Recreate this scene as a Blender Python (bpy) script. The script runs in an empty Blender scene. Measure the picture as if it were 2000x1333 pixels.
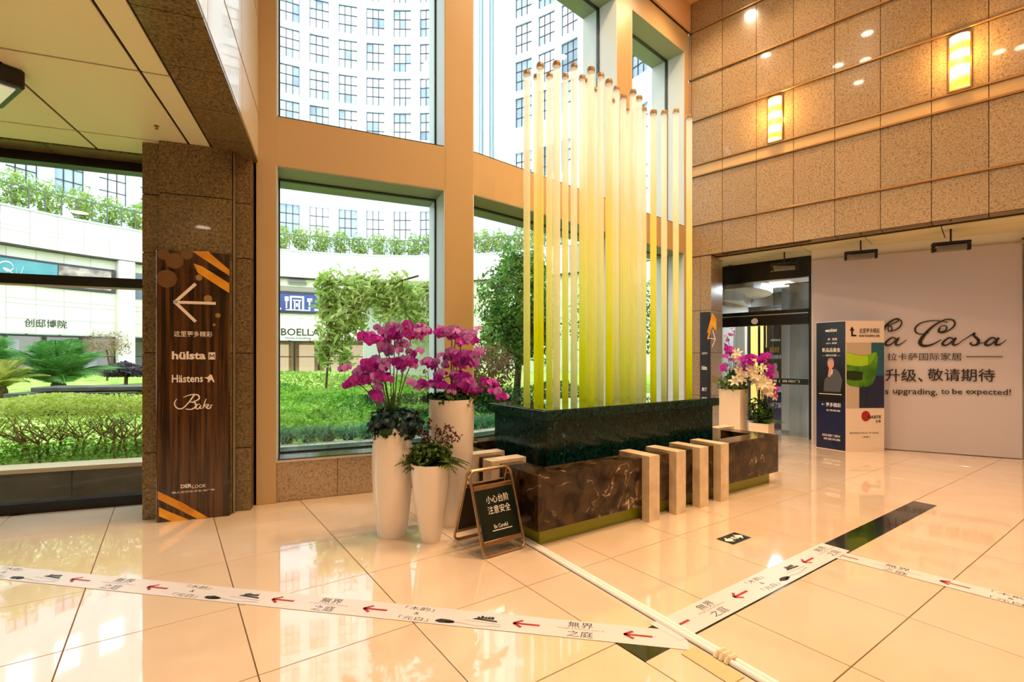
import bpy, math, random
import numpy as np
from mathutils import Vector, Matrix

# ------------------------------------------------------------------ camera, world, exposure
S = bpy.context.scene
COL = S.collection
W_, H_, F_, HZ, CH = 2000.0, 1333.0, 958.0, 700.0, 1.5   # focal length in px, horizon row, eye height
cam_d = bpy.data.cameras.new('camera')
cam = bpy.data.objects.new('camera', cam_d); COL.objects.link(cam)
cam.location = (0, 0, CH); cam.rotation_euler = (math.pi/2, 0, 0)
cam_d.sensor_width = 36.0; cam_d.lens = F_/W_*36.0
cam_d.shift_y = (HZ - H_/2)/W_
cam_d.clip_start = .05; cam_d.clip_end = 400
S.camera = cam
vs = S.view_settings
vs.view_transform = 'Standard'; vs.look = 'None'; vs.gamma = 1.0; vs.exposure = EXPOSURE = 0.1
vs.use_curve_mapping = False
wd = bpy.data.worlds.new('sky'); S.world = wd; wd.use_nodes = True
bg = wd.node_tree.nodes['Background']
bg.inputs[0].default_value = (0.88, 0.95, 1.0, 1); bg.inputs[1].default_value = 3.9
WARM = (1.0, 0.63, 0.35)
BAYC = (1.0, 0.90, 0.68)
LAMP_EM, SPOT_W, BAY_W, SCONCE_W = 45.0, 390.0, 52.0, 30.0
cy = S.cycles; cy.max_bounces = 5; cy.diffuse_bounces = 3; cy.glossy_bounces = 3; cy.transmission_bounces = 2; cy.transparent_max_bounces = 14; cy.use_adaptive_sampling = True; cy.adaptive_threshold = .06; cy.adaptive_min_samples = 12; cy.caustics_reflective = False; cy.caustics_refractive = False; cy.sample_clamp_indirect = 6.0
EXTRA_SPOTS = [(1.6,5.2,400),(2.2,2.0,400),(4.6,4.2,400),(5.5,1.0,400),(2.5,-2.0,340),(8.5,-1.0,340)]

rnd = random.Random(7)
PI = math.pi
R = math.radians

# ------------------------------------------------------------------ projection helpers (photo measurements -> metres)
def ray(px, py): return Vector(((px-1000)/F_, 1.0, -(py-HZ)/F_))
def at(px, py, Y): r = ray(px, py); return Vector((r.x*Y, Y, CH + r.z*Y))
def floor_pt(px, py, z=0.0):
    Y = (CH-z)*F_/(py-HZ); return Vector(((px-1000)/F_*Y, Y, z))
class Fr:
    """vertical plane frame: local x along the wall, local y away from the room, z up"""
    def __init__(s, x, y, rz): s.o = Vector((x, y, 0)); s.rz = rz; s.ax = Vector((math.cos(rz), math.sin(rz), 0)); s.ay = Vector((-math.sin(rz), math.cos(rz), 0))
    def w(s, x, y, z): return s.o + s.ax*x + s.ay*y + Vector((0, 0, z))
    def loc(s, p): d = Vector((p[0], p[1], 0)) - s.o; return d.dot(s.ax), d.dot(s.ay)
    def pix(s, px, py, yo=0.0):
        r = ray(px, py); n = s.ay; t = (s.o + n*yo).dot(n)/Vector((r.x, r.y, 0)).dot(n)
        p = Vector((r.x*t, r.y*t, CH + r.z*t)); x, _ = s.loc(p); return x, p.z

# ------------------------------------------------------------------ materials
def lin(c):
    if isinstance(c, str):
        c = [int(c[i:i+2], 16)/255 for i in (0, 2, 4)]
        c = [v/12.92 if v <= .04045 else ((v+.055)/1.055)**2.4 for v in c]
    return (c[0], c[1], c[2], 1.0)
MATS = {}
def newmat(name):
    m = bpy.data.materials.new(name); m.use_nodes = True; MATS[name] = m
    nt = m.node_tree; b = nt.nodes['Principled BSDF']; return m, nt, b
def mat(name, col, rough=.6, metal=0.0, spec=.5, coat=0.0, em=None, ems=0.0):
    if name in MATS: return MATS[name]
    m, nt, b = newmat(name)
    b.inputs['Base Color'].default_value = lin(col); b.inputs['Roughness'].default_value = rough
    b.inputs['Metallic'].default_value = metal; b.inputs['Specular IOR Level'].default_value = spec
    b.inputs['Coat Weight'].default_value = coat; b.inputs['Coat Roughness'].default_value = .03
    if em is not None:
        b.inputs['Emission Color'].default_value = lin(em); b.inputs['Emission Strength'].default_value = ems
    return m
def tex_coord(nt, kind, scale):
    if kind == 'world': g = nt.nodes.new('ShaderNodeNewGeometry'); src = g.outputs['Position']
    else: g = nt.nodes.new('ShaderNodeTexCoord'); src = g.outputs['Object']
    mp = nt.nodes.new('ShaderNodeMapping'); mp.inputs['Scale'].default_value = scale
    nt.links.new(src, mp.inputs['Vector']); return mp.outputs['Vector']
def noise_mat(name, stops, scale=20, detail=4, rough=.5, coords='world', stretch=(1,1,1), bump=0.0, coat=0.0, metal=0.0, spec=.5, distort=0.0, rnd_obj=0.0, nrough=.5):
    """procedural colour from a noise ramp: stops = [(pos, colour)...]"""
    if name in MATS: return MATS[name]
    m, nt, b = newmat(name)
    v = tex_coord(nt, coords, stretch)
    n = nt.nodes.new('ShaderNodeTexNoise'); n.inputs['Scale'].default_value = scale; n.inputs['Detail'].default_value = detail; n.inputs['Roughness'].default_value = nrough; n.inputs['Distortion'].default_value = distort
    nt.links.new(v, n.inputs['Vector'])
    cr = nt.nodes.new('ShaderNodeValToRGB'); e = cr.color_ramp.elements
    while len(e) < len(stops): e.new(.5)
    for i, (p, c) in enumerate(stops): e[i].position = p; e[i].color = lin(c)
    nt.links.new(n.outputs['Fac'], cr.inputs['Fac'])
    out = cr.outputs['Color']
    if rnd_obj:
        oi = nt.nodes.new('ShaderNodeObjectInfo'); hs = nt.nodes.new('ShaderNodeHueSaturation')
        mr = nt.nodes.new('ShaderNodeMapRange'); mr.inputs['To Min'].default_value = 1-rnd_obj; mr.inputs['To Max'].default_value = 1+rnd_obj
        nt.links.new(oi.outputs['Random'], mr.inputs['Value']); nt.links.new(mr.outputs['Result'], hs.inputs['Value'])
        nt.links.new(out, hs.inputs['Color']); out = hs.outputs['Color']
    nt.links.new(out, b.inputs['Base Color'])
    b.inputs['Roughness'].default_value = rough; b.inputs['Coat Weight'].default_value = coat; b.inputs['Coat Roughness'].default_value = .04
    b.inputs['Metallic'].default_value = metal; b.inputs['Specular IOR Level'].default_value = spec
    if bump:
        bp = nt.nodes.new('ShaderNodeBump'); bp.inputs['Strength'].default_value = bump; bp.inputs['Distance'].default_value = .01
        nt.links.new(n.outputs['Fac'], bp.inputs['Height']); nt.links.new(bp.outputs['Normal'], b.inputs['Normal'])
    return m
def glass_mat(name, tint=(.97,.985,.98), base=.035, power=.7):
    if name in MATS: return MATS[name]
    m, nt, b = newmat(name); nt.nodes.remove(b)
    out = nt.nodes['Material Output']
    tr = nt.nodes.new('ShaderNodeBsdfTransparent'); tr.inputs[0].default_value = (*tint, 1)
    gl = nt.nodes.new('ShaderNodeBsdfGlossy'); gl.inputs['Roughness'].default_value = .0
    lw = nt.nodes.new('ShaderNodeLayerWeight'); lw.inputs['Blend'].default_value = .5
    p = nt.nodes.new('ShaderNodeMath'); p.operation = 'POWER'; p.inputs[1].default_value = 5
    ma = nt.nodes.new('ShaderNodeMath'); ma.operation = 'MULTIPLY_ADD'; ma.inputs[1].default_value = power; ma.inputs[2].default_value = base
    mx = nt.nodes.new('ShaderNodeMixShader')
    nt.links.new(lw.outputs['Facing'], p.inputs[0]); nt.links.new(p.outputs[0], ma.inputs[0]); nt.links.new(ma.outputs[0], mx.inputs[0])
    nt.links.new(tr.outputs[0], mx.inputs[1]); nt.links.new(gl.outputs[0], mx.inputs[2]); nt.links.new(mx.outputs[0], out.inputs[0])
    return m
def leaf_mat(name, stops, rough=.5, trans=.35, scale=3.0):
    """leaf: diffuse + translucent, colour varies over the plant"""
    if name in MATS: return MATS[name]
    m, nt, b = newmat(name); out = nt.nodes['Material Output']
    v = tex_coord(nt, 'world', (1,1,1))
    n = nt.nodes.new('ShaderNodeTexNoise'); n.inputs['Scale'].default_value = scale; n.inputs['Detail'].default_value = 6; n.inputs['Roughness'].default_value = .8
    nt.links.new(v, n.inputs['Vector'])
    cr = nt.nodes.new('ShaderNodeValToRGB'); e = cr.color_ramp.elements
    while len(e) < len(stops): e.new(.5)
    for i, (p, c) in enumerate(stops): e[i].position = p; e[i].color = lin(c)
    nt.links.new(n.outputs['Fac'], cr.inputs['Fac']); nt.links.new(cr.outputs['Color'], b.inputs['Base Color'])
    b.inputs['Roughness'].default_value = rough; b.inputs['Specular IOR Level'].default_value = .35
    t = nt.nodes.new('ShaderNodeBsdfTranslucent'); nt.links.new(cr.outputs['Color'], t.inputs[0])
    mx = nt.nodes.new('ShaderNodeMixShader'); mx.inputs[0].default_value = trans
    nt.links.new(b.outputs[0], mx.inputs[1]); nt.links.new(t.outputs[0], mx.inputs[2]); nt.links.new(mx.outputs[0], out.inputs[0])
    return m

# ------------------------------------------------------------------ mesh builder
class MB:
    def __init__(s): s.v = []; s.f = []
    def box(s, x0, x1, y0, y1, z0, z1, M=None):
        b = len(s.v)
        p = [(x0,y0,z0),(x1,y0,z0),(x1,y1,z0),(x0,y1,z0),(x0,y0,z1),(x1,y0,z1),(x1,y1,z1),(x0,y1,z1)]
        if M is not None: p = [tuple(M @ Vector(q)) for q in p]
        s.v += p
        s.f += [tuple(b+i for i in q) for q in ((3,2,1,0),(4,5,6,7),(0,1,5,4),(1,2,6,5),(2,3,7,6),(3,0,4,7))]
        return s
    def bbox(s, x0, x1, y0, y1, z0, z1, c=.006):
        """box with chamfered vertical + top/bottom edges"""
        b = len(s.v)
        rings = []
        for z, i in ((z0, c), (z0+c, 0), (z1-c, 0), (z1, c)):
            a0, a1, d0, d1 = x0+i, x1-i, y0+i, y1-i
            rings.append([(a0+c,d0,z),(a1-c,d0,z),(a1,d0+c,z),(a1,d1-c,z),(a1-c,d1,z),(a0+c,d1,z),(a0,d1-c,z),(a0,d0+c,z)])
        for r in rings: s.v += r
        for k in range(3):
            for i in range(8):
                j = (i+1) % 8; s.f.append((b+k*8+i, b+k*8+j, b+k*8+8+j, b+k*8+8+i))
        s.f.append(tuple(b+7-i for i in range(8))); s.f.append(tuple(b+24+i for i in range(8)))
        return s
    def quad(s, *p): b = len(s.v); s.v += [tuple(q) for q in p]; s.f.append(tuple(range(b, b+len(p)))); return s
    def prism(s, poly, y0, y1, ax='xz'):
        """polygon in the xz plane extruded in y (or xy plane extruded in z)"""
        b = len(s.v); n = len(poly)
        mk = (lambda p, d: (p[0], d, p[1])) if ax == 'xz' else (lambda p, d: (p[0], p[1], d))
        s.v += [mk(p, y0) for p in poly] + [mk(p, y1) for p in poly]
        s.f.append(tuple(range(b, b+n))); s.f.append(tuple(range(b+2*n-1, b+n-1, -1)))
        for i in range(n): j = (i+1) % n; s.f.append((b+j, b+i, b+n+i, b+n+j))
        return s
    def tube(s, pts, r, n=8, caps=True, closed=False):
        pts = [Vector(p) for p in pts]; b0 = len(s.v); m = len(pts)
        rr = r if isinstance(r, (list, tuple)) else [r]*m
        up = None
        for i, p in enumerate(pts):
            if closed: d = (pts[(i+1) % m]-pts[i-1])
            else: d = (pts[min(i+1, m-1)]-pts[max(i-1, 0)])
            d = d.normalized() if d.length > 1e-9 else Vector((0,0,1))
            if up is None: up = Vector((0,0,1)) if abs(d.z) < .9 else Vector((1,0,0))
            a = d.cross(up); a = a.normalized() if a.length > 1e-6 else d.orthogonal().normalized()
            c = d.cross(a).normalized(); up = a.cross(d).normalized()
            for k in range(n):
                t = 2*PI*k/n; s.v.append(tuple(p + (a*math.cos(t)+c*math.sin(t))*rr[i]))
        last = m if closed else m-1
        for i in range(last):
            A = b0+i*n; B = b0+((i+1) % m)*n
            for k in range(n): j = (k+1) % n; s.f.append((A+k, A+j, B+j, B+k))
        if caps and not closed:
            s.f.append(tuple(b0+n-1-k for k in range(n))); s.f.append(tuple(b0+(m-1)*n+k for k in range(n)))
        return s
    def lathe(s, prof, n=24, cx=0, cy=0, caps=True):
        b = len(s.v)
        for (r, z) in prof:
            for k in range(n): t = 2*PI*k/n; s.v.append((cx+r*math.cos(t), cy+r*math.sin(t), z))
        for i in range(len(prof)-1):
            for k in range(n): j = (k+1) % n; s.f.append((b+i*n+k, b+i*n+j, b+(i+1)*n+j, b+(i+1)*n+k))
        if caps: s.f.append(tuple(b+n-1-k for k in range(n))); s.f.append(tuple(b+(len(prof)-1)*n+k for k in range(n)))
        return s
    def stroke(s, pts, wid, y0, y1, close=False):
        """ribbon of varying width along a smoothed polyline in the xz plane, extruded from y0 to y1"""
        P = catmull(pts, 6); n = len(P)
        ws = wid if isinstance(wid, (list, tuple)) else [wid]*len(pts)
        Wd = [np.interp(i/(n-1)*(len(ws)-1), range(len(ws)), ws) for i in range(n)]
        L, Rr = [], []
        for i in range(n):
            a, c = P[max(i-1, 0)], P[min(i+1, n-1)]
            dx, dz = c[0]-a[0], c[1]-a[1]; l = math.hypot(dx, dz) or 1
            nx, nz = -dz/l*Wd[i]/2, dx/l*Wd[i]/2
            L.append((P[i][0]+nx, P[i][1]+nz)); Rr.append((P[i][0]-nx, P[i][1]-nz))
        for i in range(n-1):
            q = [L[i], Rr[i], Rr[i+1], L[i+1]]
            b = len(s.v); s.v += [(p[0], y0, p[1]) for p in q]; s.f.append((b, b+1, b+2, b+3))
        return s
    def mesh(s, name, m=None, smooth=False):
        me = bpy.data.meshes.new(name); me.from_pydata(s.v, [], s.f); me.update()
        if m is not None:
            for x in (m if isinstance(m, (list, tuple)) else [m]): me.materials.append(x)
        if smooth: me.polygons.foreach_set('use_smooth', [True]*len(me.polygons))
        return me
    def build(s, name, m=None, parent=None, smooth=False, auto=None, **kw):
        o = link(name, s.mesh(name, m, smooth or auto is not None), parent, **kw)
        if auto is not None: sharp(o.data, auto)
        return o
def sharp(me, deg):
    try: me.set_sharp_from_angle(angle=R(deg))
    except Exception: pass
def catmull(pts, k):
    P = [tuple(map(float, p)) for p in pts]; out = []
    if len(P) < 3: return P
    for i in range(len(P)-1):
        p0, p1, p2, p3 = P[max(i-1,0)], P[i], P[i+1], P[min(i+2,len(P)-1)]
        for j in range(k):
            t = j/k
            out.append(tuple(.5*((2*b)+(c-a)*t+(2*a-5*b+4*c-d)*t*t+(3*b-a-3*c+d)*t**3) for a,b,c,d in zip(p0,p1,p2,p3)))
    out.append(P[-1]); return out
def tag(o, label=None, cat=None, group=None, kind=None):
    for k, v in (('label', label), ('category', cat), ('group', group), ('kind', kind)):
        if v: o[k] = v
    return o
def link(name, me, parent=None, loc=None, rz=None, rot=None, scale=None, label=None, cat=None, group=None, kind=None):
    o = bpy.data.objects.new(name, me); COL.objects.link(o)
    if parent is not None: o.parent = parent
    if loc is not None: o.location = loc
    if rz is not None: o.rotation_euler = (0, 0, rz)
    if rot is not None: o.rotation_euler = rot
    if scale is not None: o.scale = scale if isinstance(scale, (tuple, list)) else (scale,)*3
    return tag(o, label, cat, group, kind)
def empty(name, loc=(0,0,0), rz=0.0, **kw):
    o = link(name, None, None, loc=loc, rz=rz, **kw); o.empty_display_size = .1; return o
def fr_empty(name, fr, **kw): return empty(name, fr.o, fr.rz, **kw)
def copy_tree(o, parent=None):
    c = o.copy(); COL.objects.link(c); c.parent = parent
    for ch in list(o.children): copy_tree(ch, c)
    return c

_text_cache = {}
def text_geo(body, bold=0.0):
    if any(ord(c) > 0x2e80 for c in body): bold = min(bold, .006)   # dense characters clog when thickened
    key = (body, bold)
    if key in _text_cache: return _text_cache[key]
    cu = bpy.data.curves.new('t', 'FONT'); cu.body = body; cu.size = 1.0; cu.offset = bold; cu.resolution_u = 2
    o = bpy.data.objects.new('t', cu); COL.objects.link(o)
    dg = bpy.context.evaluated_depsgraph_get(); dg.update()
    me = o.evaluated_get(dg).to_mesh()
    v = [tuple(p.co) for p in me.vertices]; f = [tuple(p.vertices) for p in me.polygons]
    o.evaluated_get(dg).to_mesh_clear(); bpy.data.objects.remove(o); bpy.data.curves.remove(cu)
    _text_cache[key] = (v, f); return v, f
def text_into(mb, body, x0, x1, z0, z1, y, bold=0.0, flat=False, shear=0.0, ymap=None):
    """lettering fitted to a rectangle; upright (xz) or lying flat (xy)"""
    v, f = text_geo(body, bold)
    if not v: return
    xs = [p[0] for p in v]; ys = [p[1] for p in v]; ax, bx, ay, by = min(xs), max(xs), min(ys), max(ys)
    b = len(mb.v)
    for p in v:
        u = (p[0]-ax)/(bx-ax or 1); w = (p[1]-ay)/(by-ay or 1)
        X = x0+u*(x1-x0)+shear*w; Z = z0+w*(z1-z0)
        mb.v.append((X, Z, y) if flat else (X, y, Z))
    mb.f += [tuple(b+i for i in q) for q in f]
def lettering(parent, body, x0, x1, z0, z1, y, m, bold=0.0, name='lettering', flat=False, label=None, shear=0.0):
    mb = MB(); text_into(mb, body, x0, x1, z0, z1, y, bold, flat, shear)
    return mb.build(name, m, parent, label=label)

def leaves(pts, nrm, size, seed=0, tilt=.8, aspect=.45, fold=.15, vary=.4):
    """numpy leaf cloud: one folded 4-vertex leaf at every point, facing roughly along nrm"""
    g = np.random.default_rng(seed); pts = np.asarray(pts, float); n = len(pts)
    N = np.asarray(nrm, float) + g.normal(0, tilt, (n, 3)); N /= np.linalg.norm(N, axis=1)[:, None]+1e-9
    A = g.normal(0, 1, (n, 3)); A -= (A*N).sum(1)[:, None]*N; A /= np.linalg.norm(A, axis=1)[:, None]+1e-9
    B = np.cross(N, A); L = size*(1+vary*g.uniform(-1, 1, n))[:, None]
    v0 = pts - A*L*.5; v2 = pts + A*L*.5; v1 = pts + B*L*aspect*.5 + N*L*fold; v3 = pts - B*L*aspect*.5 + N*L*fold
    V = np.stack([v0, v1, v2, v3], 1).reshape(-1, 3)
    return V, np.arange(n*4).reshape(-1, 4)
def np_mesh(name, V, Fq, m):
    me = bpy.data.meshes.new(name); nv, nf = len(V), len(Fq)
    me.vertices.add(nv); me.vertices.foreach_set('co', np.asarray(V, np.float32).ravel())
    me.loops.add(nf*4); me.loops.foreach_set('vertex_index', np.asarray(Fq, np.int32).ravel())
    me.polygons.add(nf); me.polygons.foreach_set('loop_start', np.arange(nf, dtype=np.int32)*4)
    me.update(calc_edges=True); me.materials.append(m); return me
def blob_pts(n, c, r, seed=0, shell=.55, flat_bottom=None):
    g = np.random.default_rng(seed); d = g.normal(0, 1, (n, 3)); d /= np.linalg.norm(d, axis=1)[:, None]
    rad = (shell + (1-shell)*g.uniform(0, 1, n)**.5)[:, None]
    lump = (1 + .13*np.sin(d[:, :1]*7+seed) + .11*np.sin(d[:, 2:]*9+d[:, 1:2]*6+seed))
    P = np.asarray(c) + d*rad*lump*np.asarray(r)
    return P, d + np.array([0, 0, .35])
# ------------------------------------------------------------------ shared materials
def floor_tile_mat():
    m, nt, b = newmat('polished_tile')
    v = tex_coord(nt, 'world', (1,1,1))
    n = nt.nodes.new('ShaderNodeTexNoise'); n.inputs['Scale'].default_value = 1.6; n.inputs['Detail'].default_value = 5
    nt.links.new(v, n.inputs['Vector'])
    cr = nt.nodes.new('ShaderNodeValToRGB'); e = cr.color_ramp.elements
    e[0].position = .3; e[0].color = lin('dec8ac'); e[1].position = .7; e[1].color = lin('e8d4bc')
    nt.links.new(n.outputs['Fac'], cr.inputs['Fac'])
    oi = nt.nodes.new('ShaderNodeObjectInfo'); hs = nt.nodes.new('ShaderNodeHueSaturation')
    mr = nt.nodes.new('ShaderNodeMapRange'); mr.inputs['To Min'].default_value = .975; mr.inputs['To Max'].default_value = 1.02
    nt.links.new(oi.outputs['Random'], mr.inputs['Value']); nt.links.new(mr.outputs['Result'], hs.inputs['Value'])
    nt.links.new(cr.outputs['Color'], hs.inputs['Color']); nt.links.new(hs.outputs['Color'], b.inputs['Base Color'])
    b.inputs['Roughness'].default_value = .06; b.inputs['IOR'].default_value = 1.55
    b.inputs['Coat Weight'].default_value = .8; b.inputs['Coat Roughness'].default_value = .015; b.inputs['Coat IOR'].default_value = 1.6
    return m
M_TILE = floor_tile_mat()
M_GROUT = mat('tile_joint', '7a6046', .8)
M_GRAN = noise_mat('speckled_granite', [(.31,'33271a'),(.39,'806a50'),(.48,'a08a6c'),(.62,'b29c7e'),(.78,'ccba9c')], 46, 5, .2, bump=.0, coat=.9, rnd_obj=.08, nrough=.82)
M_GRAND = noise_mat('dark_speckled_granite', [(.31,'1c150a'),(.42,'4e3e25'),(.51,'75623f'),(.63,'8e7a50'),(.8,'ac9a6e')], 50, 5, .3, bump=.0, coat=.25, rnd_obj=.10, nrough=.82)
M_JOINT = mat('dark_joint', '17100a', .8)
M_RAIL = mat('bronze_rail', 'b8905c', .3, .8)
M_FRAMEP = mat('painted_metal_cladding', 'bda274', .36)
M_JAMB = mat('pale_window_jamb', 'c3ccc9', .45)
M_GASK = mat('dark_gasket', '15201b', .5)
M_BLACK = mat('black_metal', '0b0c0c', .35)
M_GLASS = glass_mat('window_glass')
M_DGLASS = glass_mat('door_glass', (.86,.9,.92), .06)
M_CEIL = mat('cream_ceiling_panel', 'e2daae', .45)
M_CEILH = mat('apricot_ceiling', 'dcb184', .6)  # orange of the cove lighting put into the base colour
M_WHITE = mat('white_plaster', 'e8e4da', .6)
M_WHITEP = mat('white_paint', 'efeae2', .5)

# ------------------------------------------------------------------ frames of the place
F1 = Fr(-2.604, 4.99, R(24))                       # window wall, near facet
F2 = Fr(*(F1.w(2.337, 0, 0).xy), R(42))            # window wall, far facet
G = Fr(*(F2.w(5.19, 0, 0).xy), math.atan2(-.696, .718))   # granite wall
P = Fr(-3.417, 4.533, R(20.1))                     # granite pillar and the low bay beside it
D = Fr(4.31, 10.32, R(-45.5))                      # glass door
B = Fr(5.25, 8.55, R(-30))                         # hanging banner
A_ = Fr(0, 0, R(35))                               # tile grid: x along the fountain
Fo = Fr(.222, 3.946, R(34.6))                      # fountain
HC = 8.26                                          # atrium ceiling
TRZ0, TRZ1, HEADZ = 3.49, 4.0, 7.32

# ------------------------------------------------------------------ floor: base slab + separate polished tiles
fl = MB().box(-16, 18, -7, 18, -.05, -.006).build('floor', M_GROUT, kind='structure', label='polished cream stone tile floor of the lobby')
TS = .79
tile_me = MB().bbox(0, TS-.006, 0, TS-.006, -.012, 0, .0012).mesh('floor_tile', M_TILE)
near, far = [], MB()
def inside_room(p):
    x1, y1 = F1.loc(p); x2, y2 = F2.loc(p); xp, yp = P.loc(p)
    lim = (yp < .55) if p[0] < -2.9 else ((y1 < -.02) if x1 < 2.337 else y2 < -.02)
    return lim or F2.loc(p)[0] > 5.3
for i in range(-22, 26):
    for j in range(-14, 22):
        a0, b0 = -.44+TS*i, 1.80-.79*3+TS*j
        c = A_.w(a0+TS/2, b0+TS/2, 0)
        if not (-9 < c.x < 13 and -6.5 < c.y < 17): continue
        vis = False
        if c.y > 1.2:
            for (u, w) in ((0,0),(1,0),(0,1),(1,1)):
                q = A_.w(a0+TS*u, b0+TS*w, 0)
                if q.y > .5:
                    px = 1000+F_*q.x/q.y; py = HZ+F_*CH/q.y
                    vis |= -60 < px < 2060 and py < 1420
        ok = inside_room(c)
        if not ok and not any(inside_room(A_.w(a0+TS*u, b0+TS*w, 0)) for u, w in ((0,0),(1,0),(0,1),(1,1))): continue
        if vis and c.y < 11: near.append((c.y, a0, b0))
        else:
            M4 = Matrix.Translation(A_.w(a0, b0, 0)) @ Matrix.Rotation(A_.rz, 4, 'Z')
            far.box(0, TS-.006, 0, TS-.006, -.012, 0, M4)
for (_, a0, b0) in sorted(near)[:300]:
    link('floor_tile', tile_me, fl, loc=A_.w(a0, b0, 0), rz=A_.rz)
far.build('floor_tile_field', M_TILE, fl, kind='stuff')
# dark stone inlay band in the floor
m_inlay = noise_mat('dark_green_stone', [(.35,'0e100a'),(.6,'23261a'),(.8,'4a4a36')], 14, 5, .12, coat=.6)
MB().box(1.93, 6.4, 1.605, 1.80, -.01, .0015).build('stone_inlay', m_inlay, fl, loc=A_.o, rz=A_.rz, label='dark stone inlay strip set in the floor')

# ------------------------------------------------------------------ window wall
def opening(n, fr, x0, x1, z0, z1, label):
    w = empty('window_%d' % n, fr.o, fr.rz, kind='structure', label=label)
    f = MB()
    d0, d1, t = .35, .40, .028
    f.box(x0, x1, d0, d1, z0, z0+t); f.box(x0, x1, d0, d1, z1-t, z1); f.box(x0, x0+t, d0, d1, z0+t, z1-t); f.box(x1-t, x1, d0, d1, z0+t, z1-t)
    f.build('window_frame', M_GASK, w)
    MB().box(x0+t, x1-t, .37, .378, z0+t, z1-t).build('pane', M_GLASS, w)
    # pale reveals: inside and outside of the pane
    j = MB()
    j.box(x1-.012, x1, .004, d0, z0, z1); j.box(x1-.012, x1, d1, .70, z0, z1); j.box(x0, x0+.012, .004, d0, z0, z1); j.box(x0, x0+.012, d1, .70, z0, z1)
    j.build('jamb_lining', M_JAMB, w)
    h = MB(); h.box(x0+.012, x1-.012, .004, d0, z1-.012, z1); h.box(x0+.012, x1-.012, d1, .70, z1-.012, z1)
    h.build('head_lining', mat('grey_green_head_lining', '8d9a84', .5), w)
    s_ = MB(); s_.box(x0+.012, x1-.012, .004, d0, z0, z0+.012); s_.box(x0+.012, x1-.012, d1, .74, z0, z0+.012)
    s_.build('window_sill', mat('dark_polished_sill', '3a4038', .12), w)
    return w
SILL = .44
def wall_facet(name, fr, L, cols, wins, label, ends):
    w = empty(name, fr.o, fr.rz, kind='structure', label=label)
    for (a, b_) in cols:
        MB().bbox(a, b_, 0, .70, 0, HEADZ+.4, .004).build('column', M_FRAMEP, w)
    for (a, b_) in wins:
        MB().box(a, b_, .002, .70, TRZ0, TRZ1).build('transom', M_FRAMEP, w)
        MB().box(a, b_, .002, .70, HEADZ, HEADZ+.4).build('head_beam', M_FRAMEP, w)
        # granite apron under the sill, panel by panel, white edging on top
        n = max(1, round((b_-a)/.62)); st = (b_-a)/n
        MB().box(a, b_, .06, .70, 0, SILL-.004).build('apron_core', M_JOINT, w)
        for k in range(n):
            MB().box(a+k*st+.003, a+(k+1)*st-.003, .03, .062, .004, SILL-.03).build('granite_panel', M_GRAN, w)
        MB().box(a, b_, .02, .07, SILL-.027, SILL).build('sill_edge', M_WHITEP, w)
    # wall strip above the head: apricot bulkhead, dark shadow joint below
    MB().box(0, L, -.01, .70, HEADZ+.40, HEADZ+.425).build('shadow_joint', M_JOINT, w)
    MB().box(0, L, -.05, .70, HEADZ+.425, HC).build('bulkhead', M_CEILH, w)
    return w
W1 = [(.185, 1.985)]; C1 = [(0, .185), (1.985, 2.337)]
W2 = [(.0, 2.907), (3.32, 5.04)]; C2 = [(2.907, 3.32), (5.04, 5.19)]
wall_facet('wall_front', F1, 2.337, C1, W1, 'tan clad window wall beside the signed pillar', None)
wall_facet('wall_corner', F2, 5.19, C2, W2, 'tan clad window wall behind the glass tubes', None)
# wedge that closes the bend between the two facets (outside)
kw = [F1.w(2.337, 0, 0), F1.w(2.337, .70, 0), F2.w(0, .70, 0)]
opening(1, F1, *W1[0], SILL, TRZ0, 'tall lower window between tan columns, garden beyond')
opening(2, F1, *W1[0], TRZ1, HEADZ, 'tall upper window showing the pale curved tower')
opening(3, F2, *W2[0], SILL, TRZ0, 'lower window behind the glass tubes')
opening(4, F2, *W2[0], TRZ1, HEADZ, 'upper window above the glass tubes')
opening(5, F2, *W2[1], SILL, TRZ0, 'narrow lower window next to the granite wall')
opening(6, F2, *W2[1], TRZ1, HEADZ, 'narrow upper window next to the granite wall')

# ------------------------------------------------------------------ granite pillar, low bay ceiling, beam
pil = fr_empty('pillar', P, kind='structure', label='granite clad pillar carrying the wooden directional sign')
MB().box(.01, .885, .01, .60, 0, 3.49).build('pillar_core', M_JOINT, pil)
MB().box(.165, .735, -.09, .02, 0, 3.49).build('pillar_core', M_JOINT, pil)
zs = [0, .62, 1.55, 2.48, 3.02, 3.5]
for z0, z1 in zip(zs, zs[1:]):
    for (x0, x1, y0, y1) in ((0,.155,0,.03), (.745,.895,0,.03), (.16,.74,-.10,-.07), (0,.03,.033,.60), (.868,.898,.033,.60), (.157,.18,-.068,0), (.72,.743,-.068,0)):
        MB().box(x0, x1, y0, y1, z0+.004, z1-.004).build('granite_panel', M_GRAND, pil)
MB().box(.75, .765, -.06, .0, 0, 3.49).build('metal_strip', mat('brushed_steel', 'a89c88', .35, .9), pil)

cl = empty('ceiling_low', P.o, P.rz, kind='structure', label='low cream panelled ceiling with dark joints')
MB().box(-6, .58, -8.5, .33, 3.512, 3.9).build('ceiling_core', M_JOINT, cl)
xs = [.575, .39] + [.39-.85*k for k in range(1, 8)]
ys = [.33, -.065] + [-.065-1.265*k for k in range(1, 7)]
for a, b_ in zip(xs[1:], xs):
    for c, d in zip(ys[1:], ys):
        MB().box(a+.011, b_-.011, c+.011, d-.011, 3.5, 3.52).build('ceiling_panel', M_CEIL, cl)
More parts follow.
